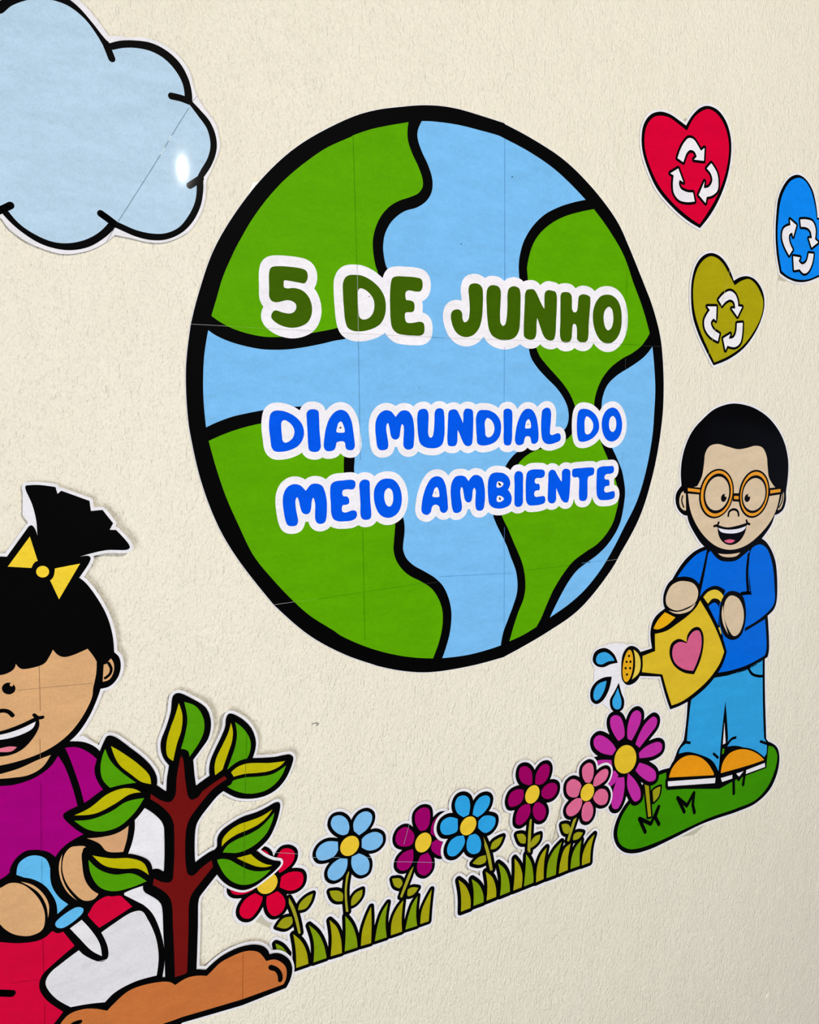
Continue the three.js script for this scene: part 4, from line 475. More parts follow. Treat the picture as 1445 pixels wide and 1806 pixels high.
// ------------------------------------------------------------------ 5. the two flower borders
function border(label, origin, base, lifts, d) {
  cutout('flower_border_cutout', label, 'flower border', origin, base, lifts, 'flower borders');
  const M = d.m, blades = d.blades.map((b) => around([b], M * 1.2, 0.45, 3)), all = [];
  for (const b of blades) for (const s of b) all.push(s.outer);
  const stems = d.flowers.map((f) => around([f.stem, ...f.leaves], M * 1.1, 0.45, 3)), heads = d.flowers.map((f) => around([...f.petals, f.core], M * 1.2, 0.5, 400));
  for (const h of [...stems, ...heads]) for (const s of h) all.push(s.outer);
  paper([...all, d.foot], 3.4);
  ink('foot_line', BLACK, 1, d.foot);
  d.flowers.forEach((f, i) => {
    const s = ink('stem', BLACK, 1, stems[i]); ink('stem_fill', 0xa3a02a, 2, f.stem, s); for (const l of f.leaves) ink('leaf', 0x9c9c18, 2, l, s);
    const h = ink('flower', BLACK, 4, heads[i]); for (const p of f.petals) ink('petal', f.color, 5, p, h);
    ink('flower_centre', 0xeac636, 6, f.core, h);
  });
  d.blades.forEach((b, i) => ink('blade', d.tones[i] ? 0x7d9a0d : 0xa6a112, 3, b, ink('grass_blade', BLACK, 2, blades[i])));
  for (const l of d.joints || []) ink('sheet_joint', 0x9fb7c4, 7, stroke(l, 0.35));
  for (const t of d.tapes || []) put('tape', surface([t], 0.0001), tapeMaterial, null, 'piece of clear adhesive tape');
}
border('grass strip with red, pale blue and purple daisies, left one beside the sapling', [-120, -440], 0.0006, [[-150, -390, 40, 2.2], [-60, -440, 30, 2.5]], {
  m: 3.40, foot: P('-229.9,-629! -53.4,-629.9! -52.2,-625! -229.7,-620.8!'), tones: [1, 0, 1, 0, 1, 0, 1, 0, 1, 0],
  blades: [P('-249.6,-587.9! -242.6,-593.8 -235.4,-605.7! -246.8,-604!'), P('-228.9,-584! -219.6,-596 -214.1,-609.7 -212.2,-625.2! -226.7,-624.9! -226.6,-603.3'), P('-210.3,-579.5! -199.8,-592.9 -193.2,-609.1 -190.2,-626.1! -206.1,-625.8! -205,-603'), P('-185.4,-581.9! -176.6,-593.8 -171.9,-610.5 -171.3,-626.8! -185.2,-625.9! -183.3,-602.5'), P('-166,-583.3! -158.1,-596 -152.8,-613 -151.4,-626.7! -167.7,-626.1! -165.9,-602.4'), P('-133.1,-582.9! -132.8,-599.3 -134,-627.6! -147.2,-626.7! -144.7,-607.6 -139.1,-593.2'), P('-110.9,-584.9! -114.6,-605.4 -113.5,-627.5! -129.1,-626.9! -124.3,-606.2 -118.7,-593.7'), P('-90.4,-588.3! -93,-608.3 -92.9,-627.2! -107.9,-626.9! -105.9,-608.3 -99,-596'), P('-70.9,-589.3! -73.4,-610.6 -72.1,-626.9! -88.4,-626.2! -83.6,-609.3 -77.8,-596.5'), P('-51.3,-587! -53.8,-604.2 -56,-626.3! -67.9,-626.1! -65.4,-608.9 -58.4,-596.4')],
  flowers: [
    { color: 0xd40034, stem: P('-232.3,-540.3! -226.1,-554.9 -221.8,-573.7 -220.2,-586! -222.8,-586.1! -227.3,-564.1 -233.4,-544.8!'), leaves: [P('-222.3,-558! -220.1,-551 -212.2,-545.7 -204.3,-544.3! -207.5,-553.1 -213.6,-558.9'), P('-230.2,-563.2! -239.7,-562 -247.5,-569! -236.3,-574.7 -229.5,-571.2')], core: E('-256.6,-515.9 2.8,11.3 11.3,-3.5'),
      petals: [P('-242.4,-508.4! -245.7,-496.2 -243.7,-487.8 -238.5,-482.5 -231.8,-483.1 -225.7,-487.8 -224.4,-493.3 -227.2,-500.4 -234.2,-505.7'), P('-240.6,-513.4! -233.2,-511.1 -224.2,-512.1 -216.9,-516 -215,-522.3 -217.3,-529.7 -223.7,-532.9 -231.7,-532.1 -242.7,-524.7!'), P('-245.6,-528.3! -239.7,-535.3 -236.8,-544.2 -239.7,-552.4 -246,-556 -251,-555.2 -255.8,-549.4 -258.2,-539.6 -257.6,-530.8!'), P('-270,-522.9! -262,-530! -264.2,-536.6 -269.9,-544.8 -276.6,-549.3 -283,-547.4 -287.6,-541.3 -287.4,-534.7 -282.3,-527.4 -275.7,-524'), P('-268.9,-514.9! -271.1,-517.8 -277.7,-520 -286.3,-519.7 -293.6,-516.7 -296.4,-512.5 -296.2,-508.7 -290,-505.1 -279.3,-505.1 -269.7,-509.1!'), P('-263.5,-502.1! -268,-489.7 -267.6,-480.9 -263.7,-476.5 -258.8,-477.6 -254,-482.6 -252.7,-491.9 -255.3,-502.3!')] },
    { color: 0x7dbbec, stem: P('-162.3,-530.6! -159.6,-532! -163.2,-553.2 -161.8,-579.7! -164.9,-578.7! -165.7,-552.4'), leaves: [P('-184.5,-547.6! -174.4,-550.1 -168.4,-555.6 -168.7,-564.4! -176.8,-561.9 -181.7,-556.3'), P('-143.6,-558.3! -144.8,-566 -152.3,-572.7 -158.2,-573.8! -157.3,-565 -152,-559.7')], core: E('-158.5,-501 3.1,11.2 11.4,-3.2'),
      petals: [P('-160.6,-485.7! -166.7,-486 -176.6,-478.4 -181,-468.5 -177.8,-461.6 -169.1,-461.9 -161.2,-468.9 -158.4,-479.4'), P('-152.8,-484.9! -153.1,-474.9 -146.8,-466.8 -137.3,-465.3 -130.1,-471.1 -130.3,-479 -136.8,-487.2 -146.7,-491.5!'), P('-143.3,-497.4! -138,-493.8 -126.3,-493 -117.3,-499.5 -117,-508.6 -123.6,-513.9 -134.2,-513.5 -143.5,-507.2!'), P('-147.2,-513.2! -137.5,-520.9 -134.1,-530 -136.8,-539.2 -145.3,-540.3 -153.5,-533.2 -157,-523.3 -156.1,-514.6!'), P('-161.7,-515.5! -162.6,-525.6 -168.9,-534.6 -178.1,-536.7 -185.1,-531.7 -186.2,-523.5 -180.6,-516.3 -170.4,-512.4!'), P('-172.8,-501.9! -177.4,-507.5 -187.5,-509.4 -196.3,-506.9 -199.7,-499.1 -195.9,-491.5 -186.9,-488.2 -172.9,-492.1!')] },
    { color: 0x9b0067, stem: P('-75.9,-550.1! -80.6,-562.2 -92.2,-584.6! -94.8,-582.8! -87.4,-566.4 -80.5,-554'), leaves: [P('-104.9,-556.9! -94,-560.3 -91.2,-567.3 -95.3,-571.8! -101.8,-567.1'), P('-84.2,-576.7! -78.6,-575.8 -69.6,-579.2! -76.5,-585.4 -84.3,-585')], core: E('-62.4,-523.7 2.9,11.7 10.9,-3'),
      petals: [P('-66.3,-508.3! -72.9,-496.2 -72.3,-484.1 -63.7,-479.7 -54.6,-483.5 -52.5,-493.3 -54.9,-505.2 -59.5,-509.1!'), P('-52.3,-515.2! -49.1,-502.5 -38.6,-495.3 -29.4,-499.4 -29.5,-512 -45.9,-521.1!'), P('-50.6,-527.2! -39,-525.1 -29.7,-530.9 -29.8,-543.5 -36.9,-547.9 -48.4,-540.3 -51.8,-534.1!'), P('-56.5,-538.1! -50.9,-550.2 -52.1,-561.3 -60.3,-565.9 -69.3,-560.4 -71.4,-550.4 -66.7,-539.3!'), P('-76.7,-528.1! -77,-542.6 -83.8,-550.9 -92.7,-550.3 -98.5,-543.5 -96.9,-534.7 -89,-528.8'), P('-74.3,-512.3! -77.8,-521.7 -87.8,-521.9 -97.6,-516.1 -99.7,-507.4 -95.2,-499.5 -86.3,-497.8 -77.5,-505.3')] }],
  joints: [L('-249.2,-482.7 -220.3,-492.8'), L('-205,-501.4 -171.4,-511.1'), L('-148.9,-517.2 -131.2,-522.8'), L('-81.4,-496 -88.9,-518.5'), L('-102.4,-536.2 -46.3,-553.6')], tapes: [P('-264.1,-549.5! -250.8,-564.7! -254.3,-569.2! -270.3,-555.9!')] });
border('grass strip with bright blue, purple and pink daisies, ending beside the boy\'s hill', [190, -440], 0.0024, [[130, -400, 40, 1.5]], {
  m: 4.18, foot: P('-13.3,-630.2! 200.2,-627.9! 201,-621.7! -13.2,-622.6!'), tones: [0, 1, 0, 1, 0, 1, 0, 1, 0, 1, 0],
  blades: [P('-14.1,-585.1! -3.3,-597 3.2,-614.3 3.3,-627.5! -10.8,-627.7! -10.7,-605.6'), P('5.3,-589.9! 16.3,-600.9 22.5,-616 22.9,-626.1! 7.5,-626! 8.1,-607.1'), P('26.3,-586.4! 36.4,-597.1 41.9,-613.2 42.1,-625! 27.5,-625.5! 28.8,-604.7'), P('45.3,-580.9! 55.5,-591.7 62,-608.2 63.8,-624.9! 48.3,-625.4! 49.8,-602.2'), P('71,-581.7! 78.9,-593 83.4,-607.9 82.4,-624.6! 69,-624.9! 71.1,-604.2'), P('89.4,-581.4! 97.5,-595.1 101,-610.9 101.4,-624! 85.9,-624.5! 88.4,-602.6'), P('123.1,-581.9! 119.1,-600.2 118.2,-624.1! 105.7,-624.9! 107.5,-603.7 113.6,-589.5'), P('148,-580.8! 141.2,-602 138.6,-624.4! 122.8,-624.3! 126,-602.2 135.5,-588.9'), P('163.6,-587.5! 159.5,-605 159.1,-623.6! 143.6,-624.3! 146.8,-606 153.7,-591.7'), P('182.2,-588! 179.5,-606 179.7,-623.8! 163.4,-623.7! 166.6,-604.7 173.6,-593.8'), P('205.5,-586.1! 199.8,-602.3 197.8,-624.3! 183.5,-624.4! 185.3,-607.7 193.8,-593.6')],
  flowers: [
    { color: 0x2ea3e6, stem: P('23.3,-539.7! 31.4,-559.4 37.1,-587.4! 33.1,-587.3! 27.7,-562.7 23.3,-546.2'), leaves: [P('33.9,-559! 36.5,-550.9 45.3,-547.9 53,-547.4! 47.9,-556.3 41.5,-560'), P('26.4,-564.5! 15.3,-564.5 6.6,-569.6! 17.7,-574.6 26.4,-573.2')], core: E('0.4,-518.8 3.5,11.3 11.4,-3'),
      petals: [P('-6.3,-506! -15.8,-497.2 -18.5,-485.9 -14.4,-478.5 -6.1,-478.1 1.1,-483.5 3.4,-493.6 1.4,-504.8!'), P('7,-506.2! 10.7,-493.3 18.1,-486.6 27.9,-486.5 32.9,-491.4 31.6,-499.7 24.1,-507.5 14.3,-511.4!'), P('15.5,-517! 22.9,-512.5 32.8,-514 40.8,-519.4 40.3,-528 34,-533.9 25.3,-534.8 15,-525.5!'), P('10.5,-531.8! 16.6,-537.8 19.5,-548.4 16.5,-557.3 6.7,-557.3 -1.1,-550.1 -1.7,-539.2 2,-531.7!'), P('-6.5,-529.4! -4.6,-538.4 -10.2,-547.6 -19.8,-552.3 -28.1,-548.9 -30.4,-540.8 -25.6,-531.5 -16,-527.8!'), P('-14.7,-514.4! -16,-521.4 -26.7,-522.8 -36,-519.6 -39.9,-510.8 -37,-503.2 -27.6,-500.4 -14.7,-505.9!')] },
    { color: 0x99005f, stem: P('95.4,-533.7! 98.5,-534.5! 97.3,-555.5 96.1,-581.1! 91.5,-579.8! 92.8,-554.3'), leaves: [P('74.1,-550.3! 84.1,-552.3 88.8,-557.7 88.1,-566.4! 80.1,-563.1'), P('112.1,-560.6! 110.8,-568.2 104.1,-573.1 96.6,-575.1! 97.4,-566.8 102.7,-561.5')], core: E('98.9,-502.7 3.1,11.7 11.2,-2.7'),
      petals: [P('94.4,-489.4! 82.6,-482.8 77.3,-471.7 79.9,-462.4 89,-462.8 97,-470.7 98.8,-480 98.3,-488.3!'), P('103.7,-490! 104.9,-477 112.9,-467.7 122.3,-467.2 126.9,-473.2 125.1,-483.9 118.4,-491.3 110.4,-492.7!'), P('113.6,-501.4! 119.8,-496.1 130.6,-494.7 138.9,-499.6 139,-508.7 132.2,-514.9 121.3,-514.5 113.7,-508.1!'), P('109.1,-515.5! 118.6,-523.9 121.4,-532.6 117.4,-540.6 109.3,-541.1 101.7,-533.1 99.8,-522.5 103.8,-515.7!'), P('94.5,-514.5! 95.9,-526 89.3,-535.4 80.1,-539 73.6,-535.7 72.8,-526.6 77.4,-516.8 86.6,-512.9!'), P('85.2,-501.1! 81.3,-508.9 70.9,-511.8 63.2,-509.9 60.6,-501.5 64.5,-492.7 74.8,-490.1 84.7,-493.2!')] },
    { color: 0xdb6a93, stem: P('175.9,-548.9! 170.4,-561.4 160.7,-584.4! 157.3,-582.2! 164.7,-562.2 171.6,-550.2'), leaves: [P('147.7,-556.6! 157.6,-558.5 162.7,-565.2 159.1,-572.8! 152.1,-569.2'), P('169.1,-576.2! 174.8,-574.7 184.9,-578.2! 177.8,-584.4 167.8,-583.5')], core: E('191.4,-522.6 2.7,11.7 11.6,-2.8'),
      petals: [P('188.3,-508.4! 182.4,-497.3 182.8,-485.9 192.2,-481.6 199.5,-485.1 202.5,-495.1 199.8,-506.1 195.5,-510.2!'), P('201.4,-515.8! 204.2,-504.8 214.3,-497.8 224.6,-497.4 228.6,-502.3 224.9,-512 214.6,-516.6 205.8,-518!'), P('206,-526.2! 213.3,-523.3 223.7,-527 228.9,-536.6 225.5,-546.4 215.1,-546.8 204.7,-538.8 201.7,-532.2!'), P('195.9,-536.6! 201.9,-547.5 200.6,-558.9 193.4,-564 184.7,-560.6 181.7,-550.4 184.4,-539.5 188.7,-535.9!'), P('181.4,-528.3! 182.3,-536.7 175.9,-546.6 164.5,-549.5 156.9,-545.2 155.1,-536.7 162.9,-529.4 172.8,-526.2!'), P('178.3,-517.1! 174.2,-524.2 162.8,-522.1 155.7,-513.9 156.4,-501.5 165.3,-497.9 176.8,-504.1 181.1,-510.9!')] }],
  joints: [], tapes: [P('150.2,-524! 153,-524.7! 136.8,-575.4! 132.7,-578.9!')] });

// ------------------------------------------------------------------ 6. the girl planting a sapling
{
  const B = BLACK, SKIN = 0xd7a878, GREEN = 0x4f9a06, LIME = 0xbcb408;
  const tail = P('-465.5,-76.1! -455.7,-76.1 -441.5,-78.7! -440.2,-84.9! -437,-82.2! -413.8,-92.7! -413.2,-102! -403.2,-101.6! -394.7,-114.5! -398.1,-120.3! -392.5,-120.9! -381.2,-138.2 -383.5,-140.1 -401.4,-139.1 -416.4,-141.3 -428,-144.3! -444.7,-155.2! -457.3,-129.8! -458.7,-121.9 -459.1,-107.4 -461.4,-93.6 -466.1,-78.4');
  const bow = P('-465.6,-112.8! -463.2,-111.8 -461.1,-114 -457.9,-126.3! -456,-147.1! -428.8,-144! -417.4,-143.3 -416,-145.7 -426.6,-162.8! -436.5,-179! -445.4,-190.3! -454.7,-164.6! -468.3,-158! -493.6,-150.2! -484.6,-138.4!');
  const head = P('-537.5,-139.1! -511.8,-136.7 -489.8,-137.6 -483.9,-138.5! -426.6,-162.8! -421.2,-168.3 -412.1,-183.7 -404.7,-200.9 -400.6,-219.7 -399.8,-237.3! -395.8,-242.5 -394.5,-252 -397.7,-262.6 -404.9,-269.7 -413.5,-271! -417.4,-281.3 -424.9,-296.5 -435.7,-310.9 -445.4,-318.5 -462.4,-328.7 -483.5,-334 -502.3,-335.4 -532.2,-330.8 -551.9,-300.2!');
  const body = P('-448.6,-316! -430.5,-320.4 -420.7,-327.5 -416.7,-333.1! -412.8,-374.1! -430.4,-381.2! -388.9,-407.4! -389.5,-419 -392.8,-431.9 -396.5,-440.8! -402.6,-482.6! -385.2,-498.2! -376.6,-511.1 -369.3,-536.1 -367.2,-559.6 -370.5,-581.3! -370.1,-612.9! -462.2,-584.8! -474.8,-597.6! -576.9,-556! -560.7,-324.1! -501.8,-327.1! -470.2,-325.1!');
  const handR = P('-440.8,-415.7 -429.2,-420.8 -417.6,-431.8 -414.7,-441.5 -417.1,-454.5 -421.5,-470.8 -425.4,-479.4 -436,-481.9 -447.8,-479.1 -459,-468.8 -464.9,-455.5 -465.6,-440 -461.5,-426 -452.7,-417.1'), handL = P('-494.5,-436.1 -482,-441.7 -471.3,-452.5 -464.8,-468.9 -464.9,-484.2 -468.9,-496.4 -479.1,-501.5 -492,-500.3 -506,-494.2 -521.3,-488.9 -529.1,-466.8 -524.3,-440.8 -508.5,-434.6');
  const trunk = P('-342,-352.4! -340.2,-355.8 -338.5,-380.2 -335.5,-399.1 -329.9,-402.9 -321.8,-395.3 -316.5,-392.4 -298.8,-384.2! -296.2,-388.1! -311.6,-395.7 -324.2,-407.4 -331.5,-415 -337.6,-423.9 -340.5,-434.3 -342,-468.6 -340,-479.5 -335.3,-482 -325.2,-475.6 -315.5,-471.2! -314.7,-478.7! -327.9,-491.5 -337.1,-501.1 -340.3,-508.4 -342.6,-538.9 -346,-585.1! -358.3,-585.2! -357.8,-533.8 -358.3,-502.7 -362.6,-493.1 -375.1,-480.1! -373.8,-473.4! -365.7,-479.9 -358.3,-482.2 -355.3,-479! -352.8,-453.2 -351.8,-423.1! -355.1,-412.2 -363.8,-400 -373.5,-390.6! -372.4,-385.6! -361.8,-395.5 -354.4,-398.4 -349.5,-393.6 -346.8,-374.2');
  const leaves = [
    [P('-346.6,-289.5 -341.9,-288 -329,-295.6 -316.1,-306.9 -311.9,-321.7 -314.6,-339.3 -321.8,-349.8 -333,-363.4! -352.8,-361.9! -359.6,-349.5 -360.8,-335.5 -354.5,-319.2 -350.2,-306.4'), P('-342,-298.1! -339.2,-310.4 -340.8,-325.9 -345.1,-338.8 -349.7,-356.7! -355,-350.5 -355.3,-336.7 -350.9,-321.9 -345.7,-309.2'), P('-336.7,-297.7! -325.6,-304.1 -319.4,-316.3 -319,-330.3 -324.4,-343.2 -333.6,-355.7! -335.2,-348.9 -341.7,-345.5! -337.2,-330.6 -334.7,-315.3')],
    [P('-295.8,-321.5 -293.1,-317.9 -289,-318.9 -276.9,-328.4 -268.9,-339.5 -265.4,-353.1 -266.3,-362.5 -269,-371! -285.1,-378.6 -295.6,-380.5! -313.1,-384.8! -314.3,-376.2 -312.8,-365 -307.8,-353.5 -301.2,-340.3 -297.2,-330.7'), P('-291,-328! -289.2,-336.5 -290.2,-347.8 -294.2,-359.6 -300.6,-377! -308.3,-381.2! -308.8,-373.2 -306.7,-363.2 -299.5,-349 -293.9,-337.6'), P('-286.5,-328.1! -279.3,-335.3 -273.8,-343.8 -271,-352.9 -271.9,-363.4 -274.8,-370! -284.8,-371.8 -295.7,-378.1! -290.9,-365.7 -286.8,-353.8 -284.9,-340.5')],
    [P('-269,-371! -245.4,-374.6 -235.5,-374.6 -228.9,-375.2 -225.1,-379.1 -227,-387.5 -234.2,-401.3 -243.3,-410.1 -254.4,-415.1 -265.3,-416.2 -275.9,-414.7 -286.4,-411 -296.5,-403.7 -303.5,-397.2! -295.5,-378.4! -284.9,-373.9 -274.3,-371.5'), P('-291.8,-381.9! -285.1,-377.6 -276.1,-375.9 -266,-377.1 -251,-380.2 -234.4,-381.4! -240.3,-386.1 -251.4,-389.1 -264.3,-388.6 -277,-386.9 -289.3,-387.3!'), P('-296.4,-396.4! -292,-394.6 -290.3,-391.8 -277.2,-391 -262.3,-393 -248.2,-393.1 -233.5,-386.4! -237.3,-395 -245.3,-404.1 -256.4,-409.7 -269.4,-410.3 -278.9,-407.8 -289.2,-402.3')],
    [P('-315.3,-461.8! -310.1,-459 -308.6,-448.7 -304.2,-442.4 -294.7,-437.4 -281.9,-433.2 -265.8,-431.4 -254.9,-428.2 -247.1,-425.2 -242.7,-425.5 -240.9,-428.9 -242.7,-441.2 -247,-453.4 -254,-464.8 -267.4,-474.3! -278.2,-475.7 -309.4,-467.8!'), P('-304.7,-459.4! -303.1,-451.3 -296,-444.6 -285.4,-440.4 -274.7,-439.4 -261.7,-437.4 -249.6,-432.4! -255.3,-439.6 -264.2,-445.5 -275.1,-448.6 -287.9,-450.6 -298.5,-454.7'), P('-303.9,-466.2! -298.7,-460 -288.1,-456 -275.3,-454 -262.2,-449.3 -247.3,-436.5! -250.1,-447 -255.9,-457.6 -264.9,-465.1 -275.8,-469.7 -288.7,-470.8 -297,-468.4')],
    [P('-315.3,-460.8! -310.2,-462.2! -273.8,-472.5! -266.9,-475! -259,-483.4 -249.4,-490.6 -241.7,-494.2 -241.6,-497.4 -248.7,-503.1 -259.9,-508.7 -271,-513.2 -282.9,-513.9 -295.3,-507.3 -305.4,-497.1 -313.1,-482.9 -315.7,-471.4'), P('-289.4,-476.3! -281.4,-476.4 -274,-476.5! -267.8,-484.2 -259.3,-491.6 -251,-495.7! -258.3,-495.6 -268,-492.1 -278.6,-484.9'), P('-310.1,-472.5! -305.5,-472.7 -297.3,-476.2 -287.1,-485.1 -276.7,-493.2 -266.1,-498 -252.8,-500.2! -262,-505.9 -273,-509.2 -283.7,-507.8 -294.1,-501.7 -302.1,-492.2 -307.8,-480.1')],
    [P('-409.9,-318.5 -404.8,-319.5 -389.7,-334.2 -372.7,-354.4 -366.1,-369.7 -367.6,-381.2 -374.2,-385.5! -409.5,-376.8! -419.1,-361.1 -421.7,-345.3 -417.6,-332.9 -412.7,-322.6'), P('-407,-329.1! -400.3,-334.8 -383.4,-352 -373.3,-366.1 -371.9,-375.6! -380.8,-371.2 -389.3,-362.3 -401,-348.1'), P('-412.3,-330.7! -408.6,-342.5 -401.3,-353.8 -385.8,-370.9! -398.6,-369.8 -410,-370.2! -416.4,-359.8 -417.5,-348.1 -415.2,-337.2')],
    [P('-452.6,-386.9 -449.1,-384 -432,-378.9 -414.4,-369.9 -396.8,-369.3 -380.9,-374.1 -373.3,-385.7 -376.5,-394.8 -389.9,-409.1 -404.6,-416.9 -420.3,-416.9 -433.8,-410.9 -443.4,-400.7'), P('-443.1,-389.4! -429,-385.4 -412.9,-376 -398.8,-373.6 -388.2,-376.6 -381.8,-381.7! -392.1,-381.1 -406.5,-387.2 -424.2,-392.3'), P('-443.4,-394.6! -427.9,-397.1 -410.4,-394 -396,-387.9 -379.1,-388.2! -389.5,-401.3 -404.3,-411.1 -420.1,-411.7 -431.8,-406.6')],
    [P('-436.2,-423.7 -426.2,-428.4 -409.1,-437.2 -391.6,-443.2 -377.5,-454.2 -374.5,-467.2 -375.9,-477.8! -393.3,-478.5 -413.2,-480.3 -428.3,-468.7 -436.1,-452.7 -438.4,-438.5'), P('-429.4,-433.3! -412.9,-441 -395.3,-446.1 -383,-454.6 -378.6,-468.4! -388.7,-458.9 -402.9,-454.7 -418.5,-447.2'), P('-433.1,-436.7! -423.8,-449.5 -410.2,-458.5 -394.3,-462.2 -380.9,-474.3! -396.9,-476.4 -412.9,-474.9 -424.7,-466.9 -431.7,-452')]];
  const soil = P('-481.7,-600.8! -474.5,-593 -463.9,-584.2 -448.4,-582.3 -434.7,-587.6 -424.5,-594.7! -421.6,-590.7 -409.4,-581.2 -390.9,-577.8 -370.5,-580.3 -357.6,-592.8! -346.3,-584.1 -339.6,-583.4 -326.8,-588.1! -321.2,-584.3 -309.9,-578.6 -295.9,-575.7 -286.4,-575.6 -275.1,-577.8 -265.6,-582.8 -260,-589.3 -257.8,-595.6! -250.4,-596.7 -242.6,-601.5 -234.9,-611.3 -232.3,-622.6 -234.6,-633 -240,-641.8! -289.9,-643! -353.1,-637.7! -357.9,-640.2! -386.5,-639.9!');
  const bark = around([trunk], 9.6, 0.6, 4);
  cutout('girl_cutout', 'paper cutout of a girl with a ponytail and yellow bow planting a leafy sapling', 'paper figure', [-380, -360], 0.0026, [[-378, -130, 60, 7], [-396, -225, 60, 4], [-312, -318, 32, 6], [-262, -352, 26, 3.5], [-218, -385, 34, 4.5], [-240, -424, 24, 2.5], [-300, -560, 60, 1.5]]);
  paper([tail, P('-459.3,-122.7! -443.5,-134.4! -424.8,-144.6! -445.5,-169.2! -460.3,-153.6!'), bow, head, body, handL, handR, soil, ...leaves.map((l) => l[0]), ...bark.map((b) => b.outer)], 2.9, [P('-391.4,-402.8! -378.3,-394.3! -357.1,-415.7! -359.9,-475.6! -398.6,-440.2!'), P('-397.1,-480.4! -362.8,-497.2! -360.3,-587.2! -379.9,-579.9!'), P('-432,-316.7! -417.5,-331.1! -437.6,-326.7!'), P('-465.3,-78.2! -466.8,-101.7! -459.5,-114.2!')]);
  // clothes and limbs
  const dress = ink('body', B, 1, body);
  ink('sleeve', 0xa2007a, 2, P('-447.3,-322.4! -437.4,-323.9 -427.7,-330.7 -419.7,-340.1! -422.6,-347 -422.3,-356.5 -415.4,-372.9! -433.8,-379.8! -436.3,-364.6 -440.4,-346.7 -444.5,-330.8'), dress);
  ink('shirt', 0xa2007a, 2, P('-453.7,-328.7! -448.4,-341.1 -442.9,-363 -439.5,-382.7! -452.6,-386.9 -443.5,-402.6 -436,-410.3! -452.7,-417.1 -461.5,-426! -469.2,-418.2 -483.6,-414.1 -495,-418.3 -500.4,-429.6 -508.5,-434.1! -560.2,-420.7! -554.4,-336! -503,-346.3! -490.6,-347.8 -474.6,-345.2 -461.3,-338.1'), dress);
  ink('neck', SKIN, 3, P('-520.4,-333.5! -502.3,-335.1! -486.6,-333.3 -470.4,-328.7 -459.8,-326.5! -467.7,-336.7 -479.2,-341.4 -493.3,-340.8 -502.5,-339.5 -520.5,-335.6!'), dress);
  ink('arm', 0xd2a176, 2, P('-433.2,-415.3! -416.9,-417.8 -404.5,-416 -394.8,-411.7! -396.9,-424.9 -401.2,-438.1! -416,-433.3 -422.4,-423.7'), dress);
  ink('trouser_leg', 0xcf0539, 2, P('-435,-490.1! -429.1,-482.2 -418.4,-478.7 -405.3,-482.8! -395.7,-496.8! -412.6,-503.4 -427,-508.7! -436.5,-491.6'), dress); ink('trouser_leg', 0xcf0539, 2, P('-564,-476! -512.3,-493.9! -493.7,-501.3 -477.5,-503 -469,-498.2! -459.2,-501.6! -450,-519.3! -467.5,-529.8 -479.7,-538.9 -482.8,-549.4 -478.6,-562.7 -463.8,-582.3! -476.4,-597! -569.7,-558.9!'), dress);
  ink('pocket_line', B, 3, stroke(L('-524.5,-539.4 -515.4,-543.2 -505.8,-547.3'), 6.55), dress);
  ink('shoe', 0xdedde3, 3, P('-425.5,-514! -412.8,-508.3 -396.4,-502.6 -387.3,-504.2 -381.4,-515.6 -375,-536.2 -373.2,-557.5 -376,-577.2! -398.2,-576.2 -416.6,-580.5 -425.9,-587.1! -441.5,-583 -456.9,-580.2! -471.1,-563.6 -477.2,-547.6 -473.1,-539.4 -460.9,-532.1 -446.6,-525.1! -440.5,-533.5 -427.1,-543.9 -421.7,-542.2 -421.2,-532.4'), dress);
  // trowel
  const trowel = ink('trowel', B, 4, [P('-478.7,-414 -469.2,-418.2 -464,-427.2 -462.4,-441 -461.5,-454.6 -452.5,-472.8! -439.2,-478.9 -435.8,-485.9 -437.3,-490.3 -459.2,-501.6 -465,-501.1 -470,-492.1! -470.5,-467.1 -471.3,-453.5 -483.8,-444 -499.1,-433.7! -500.3,-427.8 -495,-418.3 -486.7,-413.2'), P('-439,-489.8! -427.1,-510.4 -420.3,-532.7 -421.4,-542.3 -427.1,-543.9 -440.4,-531.6 -451.5,-515.9 -459.1,-499.7!')]);
  ink('handle', 0x62b9ee, 5, P('-495.1,-433.5! -492.1,-422.8 -483.8,-418.7 -475.9,-420.4 -469.7,-425.6 -466.7,-435.9! -466.6,-451.1 -462,-464 -453.2,-475.8! -463.1,-482.3! -464,-469.1 -471.3,-453.5 -483.7,-442.1 -494.4,-434'), trowel); ink('ferrule', 0x62b9ee, 5, P('-446.2,-481 -440.4,-484.4 -441.5,-488.9 -459,-497.8 -464.7,-494.9 -465.2,-490.3'), trowel);
  ink('blade', 0xe2e1e6, 5, P('-442.4,-495.1! -434.8,-507.9 -427.8,-524.1 -426.3,-538.2! -435.1,-529.5 -446.2,-511.8 -453.2,-500.3!'), trowel);
  const hr = ink('hand', B, 6, handR), hl = ink('hand', B, 6, handL);
  ink('skin', SKIN, 7, P('-442.8,-420.3 -436.1,-422.2 -432.1,-427.7! -437.7,-427.1 -438.8,-440.3 -437.1,-456.2 -431.7,-467.6 -426,-473.7! -430.6,-477.8 -439.1,-476.4 -448.6,-464.3 -454.6,-450.9 -456.3,-437 -453.1,-424.6 -447.8,-420'), hr); ink('skin', SKIN, 7, P('-455.6,-424.5! -459,-434.4 -458.6,-447.8 -453.6,-462.8 -445.5,-474.2! -454.2,-457.8 -457.5,-442.4'), hr);
